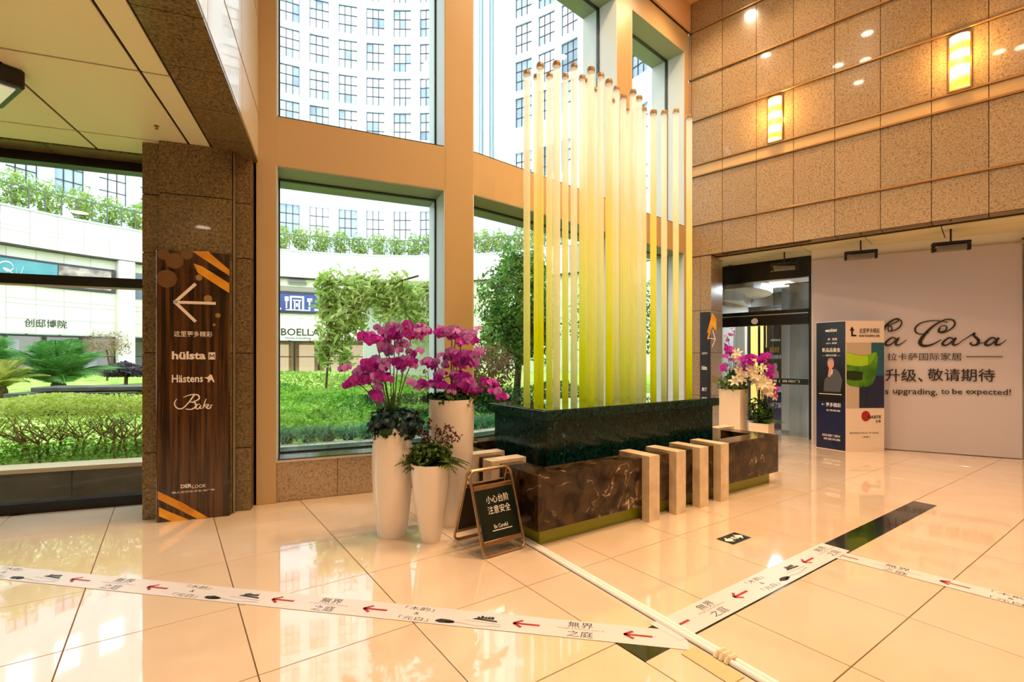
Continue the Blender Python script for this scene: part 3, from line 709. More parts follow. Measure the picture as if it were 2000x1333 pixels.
# ------------------------------------------------------------------ wooden directional sign on the pillar
sg = fr_empty('directional_sign', P, label='tall dark wood directional sign with a white arrow on the pillar', cat='sign')
def wood():
    m, nt, b = newmat('dark_zebra_wood')
    v = tex_coord(nt, 'obj', (1, 1, .03))
    n = nt.nodes.new('ShaderNodeTexNoise'); n.inputs['Scale'].default_value = 34; n.inputs['Detail'].default_value = 5
    nt.links.new(v, n.inputs['Vector'])
    cr = nt.nodes.new('ShaderNodeValToRGB'); e = cr.color_ramp.elements
    e[0].position = .40; e[0].color = lin('140904'); e[1].position = .66; e[1].color = lin('5c3818')
    nt.links.new(n.outputs['Fac'], cr.inputs['Fac']); nt.links.new(cr.outputs['Color'], b.inputs['Base Color'])
    b.inputs['Roughness'].default_value = .16; b.inputs['Coat Weight'].default_value = .6; return m
M_WOOD = wood()
sx0, sx1, SY = .144, .733, -.132
MB().bbox(sx0, sx1, SY, -.102, .0, 2.49, .004).build('board', M_WOOD, sg)
def cp(c): return P.pix(280+c[0]*.4348, 460+c[1]*.4348, SY-.002)   # crop of the sign
m_gold = noise_mat('gold_stripe', [(.3,'c67c10'),(.7,'f0b030')], 5, 2, .3)
def gold(poly, nm): MB().prism([cp(c) for c in poly][::-1], SY-.002, SY-.0005, 'xz').build(nm, m_gold, sg)
gold([(220,72),(290,72),(386,155),(386,182)], 'gold_stripe'); gold([(225,126),(265,140),(386,216),(386,260),(244,168)], 'gold_stripe')
gold([(64,1150),(180,1205),(290,1268),(245,1275),(64,1185)], 'gold_stripe'); gold([(70,1222),(120,1245),(205,1278),(130,1288),(70,1262)], 'gold_stripe')
m_bok = mat('bokeh_print', '6e4e2a', .25); m_bok2 = mat('bokeh_print_light', '9c7a4a', .25)
for i, (cx, cy, rr) in enumerate(((105,195,40),(140,115,35),(195,85,24),(90,85,24),(290,285,17),(335,360,11),(318,402,6),(250,190,14))):
    c0 = cp((cx, cy)); q = rr*.4348*4.5/F_
    pl = [(min(max(c0[0]+q*math.cos(a), sx0+.004), sx1-.004), c0[1]+q*math.sin(a)) for a in [2*PI*k/18 for k in range(18)]]
    MB().prism(pl, SY-.0012-.0002*i, SY-.0005, 'xz').build('light_spot_print', m_bok2 if rr < 20 else m_bok, sg)
m_sw = mat('sign_white', 'eadfd8', .4)
ar = MB()
for pts in ([(135,300),(325,306)], [(140,302),(235,218)], [(140,298),(235,388)]):
    (x0, z0), (x1, z1) = cp(pts[0]), cp(pts[1]); dx, dz = x1-x0, z1-z0; l = math.hypot(dx, dz); nx, nz = -dz/l*.013, dx/l*.013
    ar.prism([(x0+nx,z0+nz),(x0-nx,z0-nz),(x1-nx,z1-nz),(x1+nx,z1+nz)], SY-.006, SY-.0005, 'xz')
ar.build('arrow_mark', m_sw, sg)
def sl(body, x0, y0, x1, y1, bold=.02, sh=0):
    a = cp((x0, y1)); b2 = cp((x1, y0)); lettering(sg, body, a[0], b2[0], a[1], b2[1], SY-.003, m_sw, bold, shear=sh)
sl('这里更多精彩', 137, 432, 310, 455); sl('hülsta', 128, 522, 280, 558, .035); sl('Hästens', 128, 626, 268, 662, .02)
sl('DER', 168, 1117, 218, 1137, .03); sl('LOOK', 220, 1117, 282, 1137, .0); sl('德人空间艺术生活广场', 128, 1138, 320, 1162, .015)
lo = MB(); a = cp((292,558)); b2 = cp((323,526)); lo.prism(rectp(a[0], b2[0], a[1], b2[1]), SY-.003, SY-.0005); lo.build('logo_block', m_sw, sg)
lo = MB(); lo.stroke([cp(c) for c in ((298,552),(300,535),(308,545),(316,535),(318,552))], .006, SY-.0045, SY); lo.build('logo_mark', M_WOOD, sg)
hs_ = MB(); hs_.prism([cp(c) for c in ((272,640),(290,636),(300,625),(308,628),(312,640),(320,660),(314,660),(306,648),(300,652),(296,660),(288,660),(292,648),(284,644))][::-1], SY-.003, SY-.0005); hs_.build('horse_mark', m_sw, sg)
bk = [([(150,735),(140,755),(150,775),(175,778),(205,750),(225,722),(235,715)], [3,4,5,5,5,6,4]), ([(180,728),(215,716),(245,718),(250,735),(225,748),(208,750)], [3,4,6,6,5,3]),
      ([(210,750),(232,752),(235,770),(215,782),(190,780)], [3,6,7,5,3]), ([(255,760),(244,760),(236,775),(246,780),(258,764),(254,778),(264,776)], [3,4,5,4,4,4,3]),
      ([(268,778),(276,750),(282,735)], [4,4,3]), ([(272,770),(284,758),(276,766),(288,779)], [3,4,3,4]), ([(286,772),(294,764),(290,760),(286,774),(294,779),(302,772)], [3,4,4,5,4,3]), ([(302,778),(304,764),(310,763)], [4,4,4])]
for a, b2 in ((0,3),(3,4),(4,6),(6,7),(7,8)): strokes(sg, bk[a:b2], cp, m_sw, SY-.003, 'script_letter', .4348*4.55/F_)

# matching sign on the corner pillar
t = fr_empty('directional_sign', G, label='dark directional sign with a gold chevron on the corner pillar', cat='sign')
MB().bbox(.235, .425, -.03, -.002, .55, 2.36, .003).build('board', mat('slate_sign', '2a2b33', .25), t)
gp = lambda px, py: G.pix(px, py, -.032)
for off in (0, 12): MB().prism([gp(1381,650+off),gp(1391,612+off),gp(1399,622+off),gp(1399,634+off),gp(1391,626+off),gp(1384,652+off)][::-1], -.032, -.0305).build('gold_stripe', m_gold, t)
mb = MB()
for pts in ([(1385,661),(1397,663)],[(1392,645),(1397,663)],[(1397,663),(1391,678)]): mb.stroke([gp(*c) for c in pts], .012, -.032, -.031)
mb.build('arrow_mark', m_sw, t)
lettering(t, '这里更多', .27, .38, 1.57, 1.61, -.032, m_sw, .02); lettering(t, 'hülsta', .27, .37, 1.28, 1.36, -.032, m_sw, .03); lettering(t, '展厅', .27, .37, .88, .95, -.032, m_sw, .02)
# ------------------------------------------------------------------ fountain
def marble(name, base, mid, vein, scale, vscale, vpos=.02, rough=.1, tint=None):
    m, nt, b = newmat(name)
    v = tex_coord(nt, 'world', (1,1,1))
    n = nt.nodes.new('ShaderNodeTexNoise'); n.inputs['Scale'].default_value = scale; n.inputs['Detail'].default_value = 7; n.inputs['Distortion'].default_value = .6
    n2 = nt.nodes.new('ShaderNodeTexNoise'); n2.inputs['Scale'].default_value = vscale; n2.inputs['Detail'].default_value = 5; n2.inputs['Distortion'].default_value = 1.6
    nt.links.new(v, n.inputs['Vector']); nt.links.new(v, n2.inputs['Vector'])
    cr = nt.nodes.new('ShaderNodeValToRGB'); e = cr.color_ramp.elements; e[0].position = .35; e[0].color = lin(base); e[1].position = .72; e[1].color = lin(mid)
    nt.links.new(n.outputs['Fac'], cr.inputs['Fac'])
    # vein: thin band where the second noise crosses one half
    sb = nt.nodes.new('ShaderNodeMath'); sb.operation = 'SUBTRACT'; sb.inputs[1].default_value = .5
    ab = nt.nodes.new('ShaderNodeMath'); ab.operation = 'ABSOLUTE'
    mr = nt.nodes.new('ShaderNodeMapRange'); mr.inputs['From Min'].default_value = 0; mr.inputs['From Max'].default_value = vpos; mr.inputs['To Min'].default_value = 1; mr.inputs['To Max'].default_value = 0
    msk = nt.nodes.new('ShaderNodeMapRange'); msk.inputs['From Min'].default_value = .5; msk.inputs['From Max'].default_value = .68
    mu = nt.nodes.new('ShaderNodeMath'); mu.operation = 'MULTIPLY'
    nt.links.new(n2.outputs['Fac'], sb.inputs[0]); nt.links.new(sb.outputs[0], ab.inputs[0]); nt.links.new(ab.outputs[0], mr.inputs['Value'])
    nt.links.new(n.outputs['Fac'], msk.inputs['Value']); nt.links.new(mr.outputs['Result'], mu.inputs[0]); nt.links.new(msk.outputs['Result'], mu.inputs[1])
    mx = nt.nodes.new('ShaderNodeMix'); mx.data_type = 'RGBA'
    nt.links.new(mu.outputs[0], mx.inputs[0]); nt.links.new(cr.outputs['Color'], mx.inputs[6]); mx.inputs[7].default_value = lin(vein)
    nt.links.new(mx.outputs[2], b.inputs['Base Color']); b.inputs['Roughness'].default_value = rough; b.inputs['Specular IOR Level'].default_value = .3
    return m
M_GREEN = marble('green_marble', '04120f', '14453c', '6d9086', 34, 2.2, .006, .12)
M_BROWN = marble('brown_marble', '1c120a', '55422c', 'e8d8b0', 7, 1.5, .006, .12)
M_BLOCK = noise_mat('cream_stone_block', [(.3,'cdb99a'),(.7,'e6d6ba')], 9, 5, .35)
M_LIME = mat('lime_lit_plinth', '8f9414', .35)
fo = fr_empty('tube_fountain', Fo, label='marble fountain with a dark green plinth and tall yellow glass tubes', cat='fountain')
FL, FD = 3.52, 1.68
# recessed base, its green glow put into the base colour
MB().bbox(.0, FL, .0, FD, 0, .135, .004).build('base', M_LIME, fo)
# basin walls (brown marble), overhanging the base
o, wt, z0, z1 = .07, .22, .13, .575
for (x0, x1, y0, y1) in ((-o, FL+o, -o, -o+wt), (-o, FL+o, FD+o-wt, FD+o), (-o, -o+wt, -o+wt, FD+o-wt), (FL+o-wt, FL+o, -o+wt, FD+o-wt)):
    MB().box(x0, x1, y0, y1, z0, z1).build('basin_wall', M_BROWN, fo)
MB().box(.1, FL-.1, .1, FD-.1, .13, .30).build('basin_floor', mat('dark_basin', '0a0d0c', .2), fo)
MB().box(-o+wt, FL+o-wt, -o+wt, FD+o-wt, .30, .40).build('water', mat('dark_water', '05090a', .03), fo)
# cream blocks that straddle the basin wall
def block(x, y, rz, nm='stone_block'):
    b = MB(); w_ = .072; b.box(-w_, w_, -.085, .0, 0, .575); b.box(-w_, w_, -.085, .285, .575, .602)
    b.box(-w_, w_, .222, .285, .40, .575); return b.build(nm, M_BLOCK, fo, loc=(x, y, 0), rz=rz)
for t_ in (1.12, 1.51, 1.88, 2.24): block(t_+.095, -o, 0)
for t_ in (.55, .90): block(-o, t_, R(-90))
for t_ in (.62, .97): block(FL+o, t_, R(90))
for t_ in (1.12, 1.51, 1.88, 2.24): block(t_+.095, FD+o, PI)
# plinth + slab
px0, px1, py0, py1 = .33, 3.0, .33, 1.33
MB().box(px0+.06, px1-.05, py0+.06, py1-.05, .3, .93).build('plinth', M_GREEN, fo)
MB().bbox(px0, px1, py0, py1, .93, 1.02, .004).build('top_slab', M_GREEN, fo)
MB().box(px0+.03, px1-.03, py0+.03, py1-.03, 1.02, 1.024).build('water_film', mat('water_film', '12261f', .02, coat=1.0), fo)
# tubes: photo column and top row give position and height
def tube_mat():
    m, nt, b = newmat('tinted_acrylic_tube'); out = nt.nodes['Material Output']
    g = nt.nodes.new('ShaderNodeTexCoord'); sx = nt.nodes.new('ShaderNodeSeparateXYZ'); nt.links.new(g.outputs['Object'], sx.inputs[0])
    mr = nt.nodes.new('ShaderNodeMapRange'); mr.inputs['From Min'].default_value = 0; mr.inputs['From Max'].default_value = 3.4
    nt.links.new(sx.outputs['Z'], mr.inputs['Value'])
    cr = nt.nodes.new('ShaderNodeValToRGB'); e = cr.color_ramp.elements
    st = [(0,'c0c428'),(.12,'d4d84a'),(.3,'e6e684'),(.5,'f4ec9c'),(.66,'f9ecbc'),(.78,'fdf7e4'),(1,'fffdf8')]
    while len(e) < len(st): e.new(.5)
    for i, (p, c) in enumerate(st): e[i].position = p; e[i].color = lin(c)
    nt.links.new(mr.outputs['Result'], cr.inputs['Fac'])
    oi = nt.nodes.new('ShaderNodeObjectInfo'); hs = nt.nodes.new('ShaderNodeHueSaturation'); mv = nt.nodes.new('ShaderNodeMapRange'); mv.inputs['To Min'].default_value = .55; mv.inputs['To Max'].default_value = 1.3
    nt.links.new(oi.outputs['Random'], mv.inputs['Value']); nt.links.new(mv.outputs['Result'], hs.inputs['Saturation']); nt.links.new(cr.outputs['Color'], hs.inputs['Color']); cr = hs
    nt.links.new(cr.outputs['Color'], b.inputs['Base Color']); b.inputs['Roughness'].default_value = .12; nt.links.new(cr.outputs['Color'], b.inputs['Emission Color']); b.inputs['Emission Strength'].default_value = .5   # glow added to brighten the tubes
    tl = nt.nodes.new('ShaderNodeBsdfTranslucent'); nt.links.new(cr.outputs['Color'], tl.inputs[0])
    tp = nt.nodes.new('ShaderNodeBsdfTransparent'); tp.inputs[0].default_value = (.99, .95, .78, 1)
    m1 = nt.nodes.new('ShaderNodeMixShader'); m1.inputs[0].default_value = .60
    nt.links.new(b.outputs[0], m1.inputs[1]); nt.links.new(tl.outputs[0], m1.inputs[2])
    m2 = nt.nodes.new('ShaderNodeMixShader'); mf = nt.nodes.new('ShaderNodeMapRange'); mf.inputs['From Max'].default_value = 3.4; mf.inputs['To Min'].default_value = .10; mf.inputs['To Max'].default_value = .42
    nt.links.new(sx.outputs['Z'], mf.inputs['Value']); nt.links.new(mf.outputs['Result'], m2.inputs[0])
    nt.links.new(m1.outputs[0], m2.inputs[1]); nt.links.new(tp.outputs[0], m2.inputs[2]); nt.links.new(m2.outputs[0], out.inputs[0])
    return m
M_TUBE = tube_mat(); M_CAP = mat('tube_cap_clear', '9a8458', .15, coat=.5)
ROWY = {0: .56, 1: .82, 2: 1.08}
TUBES = [(1029,145,2),(1055,131,1),(1073,150,2),(1087,128,0),(1104,151,2),(1121,132,1),(1137,154,2),(1154,139,0),(1146,161,2),(1163,178,2),(1173,150,1),(1189,163,0),(1204,175,2),(1217,192,1),(1226,217,2),(1236,183,0),(1248,194,1),(1257,216,2),(1276,222,0),(1297,222,1),(1320,219,1),(1346,231,0),(1047,152,2),(1196,200,1)]
for (px, py, rw) in TUBES:
    x, zt = Fo.pix(px, py, ROWY[rw])
    x = min(max(x, px0+.1), px1-.1); hh = zt-1.024
    rr = .036 if px not in (1047, 1146, 1163, 1196) else .026
    tb = MB(); n = 16
    tb.lathe([(rr, 0), (rr, hh)], n); me = tb.mesh('glass_tube', M_TUBE, True); sharp(me, 40)
    o_ = link('glass_tube', me, fo, loc=(x, ROWY[rw], 1.024))
    cpm = MB().lathe([(rr*1.12, 0), (rr*1.15, .03), (rr*1.0, .045)], n).mesh('tube_cap', M_CAP, True); sharp(cpm, 40)
    link('tube_cap', cpm, o_, loc=(0, 0, hh-.012))

# ------------------------------------------------------------------ vases and flowers
M_VASE = mat('glossy_white_ceramic', 'f0e6d8', .22, coat=.4)
M_SOIL = mat('soil', '1c130c', .9)
def vase(x, y, prof, label):
    t = empty('vase', (x, y, 0), 0, label=label, cat='vase', group='white vases beside the fountain')
    full = prof + [(prof[-1][0]-.018, prof[-1][1]), (prof[-1][0]-.022, prof[-1][1]-.05)]
    p2_ = [(a, b_) for a, b_ in catmull(prof, 6)] + full[-2:]
    MB().lathe(p2_, 40).build('vase_body', M_VASE, t, auto=50)
    r_, z_ = prof[-1]; MB().lathe([(r_-.021, z_-.05), (r_-.021, z_-.03)], 24).build('soil', M_SOIL, t)
    return t
VA, VB, VC = (-1.017, 4.165), (-.668, 4.03), (-.55, 4.47)
vase(*VA, [(.112,0),(.118,.01),(.145,.20),(.163,.45),(.168,.62),(.160,.82),(.148,.92)], 'tall rounded white vase holding magenta orchids by the window')
vase(*VB, [(.072,0),(.080,.01),(.115,.20),(.143,.40),(.158,.56),(.163,.64)], 'short tapered white vase holding ferns')
vase(*VC, [(.135,0),(.142,.01),(.172,.30),(.195,.65),(.204,.92),(.208,1.13)], 'tallest white vase behind the fern vase')

def orchid_mesh(name, col_m, lip_m, s=1.0):
    mb = MB(); mi = []
    def petal(ang, L, Wd, lift, k):
        d = (math.cos(ang), math.sin(ang)); n = (-d[1], d[0])
        out = [(.0,0,0)]
        b = len(mb.v)
        for (u, w, h) in ((0,0,0),(.45,.5,.05),(.8,.42,.02),(1,0,-.08),(.8,-.42,.02),(.45,-.5,.05)):
            mb.v.append(((d[0]*u*L+n[0]*w*Wd)*s, (d[1]*u*L+n[1]*w*Wd)*s, (lift*u*L+h*L)*s))
        mb.f.append(tuple(range(b, b+6))); mi.append(k)
    for a in (90, 210, 330): petal(R(a), .040, .030, .1, 0)
    for a in (18, 162): petal(R(a), .044, .050, .22, 0)
    petal(R(270), .022, .020, .9, 1); petal(R(250), .016, .012, 1.2, 1)
    me = mb.mesh(name, [col_m, lip_m]); me.polygons.foreach_set('material_index', mi); return me
M_MAG = leaf_mat('magenta_petal', [(.3,'a010a0'),(.55,'c024b8'),(.8,'d860d4')], .5, .3, 9)
M_PINK = leaf_mat('mauve_petal', [(.3,'a860b0'),(.55,'c884d0'),(.8,'dcaae4')], .5, .3, 9)
M_LIP = leaf_mat('orchid_lip', [(.4,'7a0c48'),(.7,'c03a5a')], .5, .2, 9)
M_CREAM = leaf_mat('cream_petal', [(.3,'e8d8b4'),(.7,'f8f0dc')], .5, .3, 9)
ORC = orchid_mesh('bloom', M_MAG, M_LIP); ORP = orchid_mesh('bloom', M_PINK, M_MAG); 
M_LG = leaf_mat('glossy_leaf', [(.3,'16300e'),(.55,'2f5a18'),(.8,'5c8424')], .35, .25, 8)
M_TEAL = leaf_mat('blue_green_leaf', [(.3,'14262a'),(.55,'28484c'),(.8,'4c7480')], .45, .2, 12)
M_FERN = leaf_mat('fern_leaf', [(.3,'20350f'),(.55,'47681f'),(.8,'8ea03c')], .45, .3, 8)
M_BURG = leaf_mat('burgundy_sprig', [(.3,'2a0f14'),(.7,'5c2428')], .5, .2, 12)
M_STEM = mat('orchid_stem', '4a4a20', .6)
def scatter_blooms(t, root, clusters, me_list, seed, toward=(0,-1,.35), s=1.0):
    g = random.Random(seed)
    for (px, py, w, h, n, Y) in clusters:
        c0 = at(px, py, Y)
        for k in range(n):
            u, v = g.gauss(0, .45), g.gauss(0, .45); u = max(-1, min(1, u)); v = max(-1, min(1, v))
            p = at(px+u*w, py+v*h, Y+g.uniform(-.10, .10))
            d = Vector(toward) + Vector((g.gauss(0,.45), g.gauss(0,.35), g.gauss(0,.4))); q = d.to_track_quat('Z', 'Y')
            o = link('bloom', g.choice(me_list), t, loc=p-root, rot=(q @ Matrix.Rotation(g.uniform(-.5,.5), 3, 'Z').to_quaternion()).to_euler(), scale=s*g.uniform(.85, 1.25))
        a = Vector((0,0,0)); b_ = c0-root; mid = a.lerp(b_, .55)+Vector((0,0,.06))
        pts = catmull([(0,0,-.03), tuple(mid), tuple(b_), tuple(b_+Vector((g.uniform(-.1,.1), 0, -.03)))], 5)
        MB().tube(pts, .0045, 6).build('stem', M_STEM, t)
def strap_leaf(L, w, ang, el, droop, nseg=6):
    mb = MB(); prev = None
    for i in range(nseg+1):
        u = i/nseg; r = L*u*math.cos(el)*(1-.12*u*droop); z = L*u*math.sin(el)-droop*L*u*u*.55; ww = w*math.sin(PI*min(.98, u*.85+.13))
        c = (math.cos(ang)*r, math.sin(ang)*r, z); n = (-math.sin(ang)*ww/2, math.cos(ang)*ww/2)
        mb.v += [(c[0]+n[0], c[1]+n[1], z), (c[0], c[1], z-.15*ww), (c[0]-n[0], c[1]-n[1], z)]
        if i: b = 3*i; mb.f += [(b-3, b-2, b+1, b), (b-2, b-1, b+2, b+1)]
    return mb
# arrangement in the tall rounded vase
rt = Vector((*VA, .90)); t = empty('orchid_arrangement', rt, 0, label='magenta orchid sprays with blue green leaves in the tall rounded vase', cat='flowers', group='flower arrangements')
Y = 4.15
scatter_blooms(t, rt, [(772,652,60,16,22,Y),(735,664,34,12,12,Y),(745,708,46,12,14,Y),(805,708,36,16,14,Y),(735,722,36,10,9,Y),(690,744,36,9,16,Y),(730,738,30,12,12,Y),(738,766,10,22,8,Y),(806,652,26,10,7,Y)], [ORC, ORC, ORP], 3)
scatter_blooms(t, rt, [(760,676,60,16,16,Y),(785,640,54,8,14,Y),(700,724,40,8,8,Y)], [ORP], 4)
for i, (L, w_, a, el, dr_) in enumerate([(.34,.05,-2.2,.9,.9),(.38,.045,-.4,1.1,.7),(.30,.05,-.9,.7,.9),(.32,.05,-2.7,1.2,.6),(.36,.04,-1.6,1.25,.4),(.30,.05,.3,.9,.8),(.34,.045,2.4,1.1,.7),(.42,.035,-1.2,1.35,.2)]):
    strap_leaf(L, w_, a, el, dr_).build('leaf', M_LG, t)
MB().tube([(-.02,-.02,-.03),(-.06,-.02,-.12),(-.16,-.1,-.1)], .005).build('stem', M_STEM, t)
Pp, Nn = blob_pts(700, (.03,0,.04), (.25,.19,.13), 5, .5); V, Q = leaves(Pp, Nn, .05, 6, .5, .75); link('foliage', np_mesh('foliage', V, Q, M_TEAL), t, kind='stuff')
Pp, Nn = blob_pts(160, (-.02,-.08,.0), (.13,.11,.08), 8, .5); V, Q = leaves(Pp, Nn, .055, 7, .5, .7); link('foliage', np_mesh('foliage', V, Q, M_LG), t, kind='stuff')
# arrangement in the tallest vase
rt = Vector((*VC, 1.11)); t = empty('orchid_arrangement', rt, 0, label='magenta orchid tiers in the tallest vase, one spray leaning to the fountain', cat='flowers', group='flower arrangements')
Y = 4.42
scatter_blooms(t, rt, [(882,652,56,9,16,Y),(905,662,40,10,12,Y),(845,706,48,12,16,Y),(908,704,34,18,20,Y),(850,752,52,10,20,Y),(905,755,30,20,24,Y),(880,735,40,12,10,Y),(952,746,10,7,5,Y),(968,762,10,8,5,Y),(983,778,8,8,5,Y)], [ORC, ORC, ORC, ORP], 13)
scatter_blooms(t, rt, [(890,648,60,8,16,Y),(880,690,56,12,12,Y)], [ORP], 14)
Pp, Nn = blob_pts(420, (0,0,.02), (.23,.20,.07), 15, .5); V, Q = leaves(Pp, Nn, .06, 16, .5, .7); link('foliage', np_mesh('foliage', V, Q, M_LG), t, kind='stuff')
for i, (L, w_, a, el, dr_) in enumerate([(.32,.05,-1.9,.5,1.0),(.3,.05,-.7,.4,1.0),(.3,.05,-1.2,.6,.9),(.34,.05,.1,.8,.9),(.3,.05,2.8,.8,.8)]):
    strap_leaf(L, w_, a, el, dr_).build('leaf', M_LG, t)
# ferns and burgundy sprigs in the short vase
rt = Vector((*VB, .63)); t = empty('fern_arrangement', rt, 0, label='dark green ferns with burgundy sprigs in the short vase', cat='plant', group='flower arrangements')
def fern_frond(L, ang, el, droop, n=11, lw=.055):
    mb = MB(); pts = []
    for i in range(n+1):
        u = i/n; r = L*u*math.cos(el); z = L*u*math.sin(el)-droop*L*u*u
        pts.append(Vector((math.cos(ang)*r, math.sin(ang)*r, z)))
    mb.tube([tuple(p) for p in pts], .0025, 4)
    sd = Vector((-math.sin(ang), math.cos(ang), 0))
    for i in range(1, n+1):
        u = i/n; l = lw*math.sin(PI*(.15+.8*u)); d = (pts[i]-pts[i-1]).normalized()
        for sg_ in (-1, 1):
            a = pts[i-1]; tip = a + sd*sg_*l + d*l*.5 + Vector((0,0,-.25*l))
            mid = a.lerp(tip, .5)
            mb.quad(a, mid + d*.010, tip, mid - d*.010)
    return mb
g = random.Random(21)
fr_me = [fern_frond(.26, 0, .5, .55).mesh('frond', M_FERN), fern_frond(.22, 0, .85, .5).mesh('frond', M_FERN), fern_frond(.18, 0, 1.1, .3).mesh('frond', M_LG)]
for i in range(60):
    link('frond', fr_me[i % 3], t, loc=(g.uniform(-.05,.05), g.uniform(-.05,.05), 0), rot=(0, g.uniform(-.2,.15), g.uniform(0, 2*PI)), scale=g.uniform(1.0, 1.45))
Pp, Nn = blob_pts(420, (0,0,.09), (.19,.16,.11), 22, .4); V, Q = leaves(Pp, Nn, .045, 23, .6, .55); link('foliage', np_mesh('foliage', V, Q, M_FERN), t, kind='stuff')
for (dx, dz, cu) in ((-.02,.36,.02),(-.06,.30,-.03),(.04,.30,.05),(.10,.32,.08),(.14,.26,.10),(.0,.26,-.05),(.08,.24,.12)):
    mb = MB(); pts = catmull([(dx*.3,0,.05),(dx*.8,-.03,dz*.6),(dx+cu*.5,-.04,dz),(dx+cu,-.05,dz-.05)], 6); mb.tube(pts, .003, 5)
    for p in pts[8:]:
        for k in range(3):
            q = Vector(p)+Vector((g.gauss(0,.012), g.gauss(0,.012), g.gauss(0,.012))); a = Vector((g.gauss(0,1),g.gauss(0,1),g.gauss(0,1))).normalized()*.012; b_ = a.orthogonal().normalized()*.008
            mb.quad(q-a, q+b_, q+a, q-b_)
    mb.build('burgundy_sprig', M_BURG, t)

# ------------------------------------------------------------------ pedestal planters by the door
PD = G.rz
pA, pB = at(1432, 760, 7.9), at(1487, 826, 7.65)
def planter(p, w, label):
    t = empty('pedestal_planter', (p.x, p.y, 0), PD, label=label, cat='planter', group='pedestal planters by the door')
    MB().bbox(-w/2, w/2, -w/2, w/2, 0, p.z, .006).build('pedestal', mat('cream_lacquer', 'ecd9bb', .35), t)
    MB().box(-w/2+.03, w/2-.03, -w/2+.03, w/2-.03, p.z-.002, p.z+.004).build('soil', M_SOIL, t)
planter(pA, .33, 'tall cream pedestal planter by the glass door'); planter(pB, .29, 'low cream pedestal planter by the glass door')
def lily(name, m, s=1.0):
    mb = MB()
    for k in range(6):
        a = 2*PI*k/6; L = .07*s; b = len(mb.v); d = (math.cos(a), math.sin(a)); n = (-d[1], d[0])
        for (u, w, h) in ((0,0,0),(.45,.22,.4),(.8,.17,.5),(1.05,0,.38),(.8,-.17,.5),(.45,-.22,.4)):
            mb.v.append((d[0]*u*L+n[0]*w*L, d[1]*u*L+n[1]*w*L, h*L))
        mb.f.append(tuple(range(b, b+6)))
    return mb.mesh(name, m)
LIL = lily('bloom', M_CREAM); 
Y = 7.85; rt = Vector((pA.x, pA.y, pA.z)); t = empty('flower_arrangement', rt, 0, label='white lilies and purple orchids on the tall cream pedestal', cat='flowers', group='flower arrangements by the door')
scatter_blooms(t, rt, [(1420,690,14,18,9,Y),(1414,722,10,8,5,Y),(1450,715,18,14,8,Y)], [ORC, ORP], 31, s=1.3)
scatter_blooms(t, rt, [(1440,738,14,10,4,Y-.12),(1438,695,10,10,3,Y)], [LIL], 32, s=1.5)
scatter_blooms(t, rt, [(1434,648,8,18,4,Y),(1422,660,6,14,3,Y)], [ORP], 33, s=.7)
Pp, Nn = blob_pts(420, (0,0,.08), (.24,.20,.16), 34, .5); V, Q = leaves(Pp, Nn, .06, 35, .5, .7)
link('foliage', np_mesh('foliage', V, Q, leaf_mat('pale_green_leaf', [(.3,'2c4a1c'),(.55,'6f9048'),(.8,'bcd08c')], .5, .3, 9)), t, kind='stuff')
for a in (-2.0, -1.3, -.9, -2.5): strap_leaf(.42, .07, a, 1.25, .25).build('leaf', M_LG, t)
Y = 7.6; rt = Vector((pB.x, pB.y, pB.z)); t = empty('flower_arrangement', rt, 0, label='cream and magenta orchid cascade on the low cream pedestal', cat='flowers', group='flower arrangements by the door')
scatter_blooms(t, rt, [(1468,705,20,14,12,Y),(1490,702,12,12,8,Y),(1500,728,8,18,10,Y),(1514,775,6,14,5,Y)], [ORC], 41, s=1.3)
scatter_blooms(t, rt, [(1475,725,16,20,10,Y),(1488,750,16,22,14,Y-.05),(1498,768,12,16,9,Y-.05)], [LIL], 42, s=1.15)
Pp, Nn = blob_pts(420, (0,0,.18), (.20,.17,.20), 43, .4); V, Q = leaves(Pp, Nn, .06, 44, .5, .6); link('foliage', np_mesh('foliage', V, Q, M_LG), t, kind='stuff')
fm = fern_frond(.36, 0, .45, .5, 10, .10).mesh('frond', M_FERN)
for k in range(9): link('frond', fm, t, loc=(0,0,.03), rz=-1.6+k*.28, scale=g.uniform(.8,1.05))

# ------------------------------------------------------------------ folding floor sign
bl_, br_ = floor_pt(946, 1094), floor_pt(1027, 1070); kback = floor_pt(882, 1059)
fw = (br_-bl_).length; AS = Fr(bl_.x, bl_.y, math.atan2((br_-bl_).y, (br_-bl_).x)); dep = AS.loc(kback)[1]; ah = .61
t = fr_empty('folding_sign', AS, label='folding steel floor sign with a dark green step warning panel', cat='floor sign')
M_STEEL = mat('champagne_steel', 'b79a76', .22, .9)
def leg_frame(y0, y1):
    def pt(x, z): return (x, y0+(y1-y0)*z/ah, z)
    r = .05; pts = []
    for (cx, cz, a0) in ((fw-r, r+.012, -90), (fw-r, ah-r, 0), (r, ah-r, 90), (r, r+.012, 180)):
        for k in range(6): a = R(a0+18*k); pts.append(pt(cx+r*math.cos(a), cz+r*math.sin(a)))
    return MB().tube(pts, .011, 10, closed=True)
leg_frame(.0, dep/2-.012).build('front_frame', M_STEEL, t, smooth=True); leg_frame(dep, dep/2+.012).build('back_frame', M_STEEL, t, smooth=True)
sl_ = math.atan2(dep/2-.012, ah)
def panel(y0, sgn, nm):
    p = link(nm, None, t, loc=(0, y0, 0), rot=(-sgn*sl_, 0, 0)); return p
m_dg = mat('dark_green_panel', '08190f', .3)
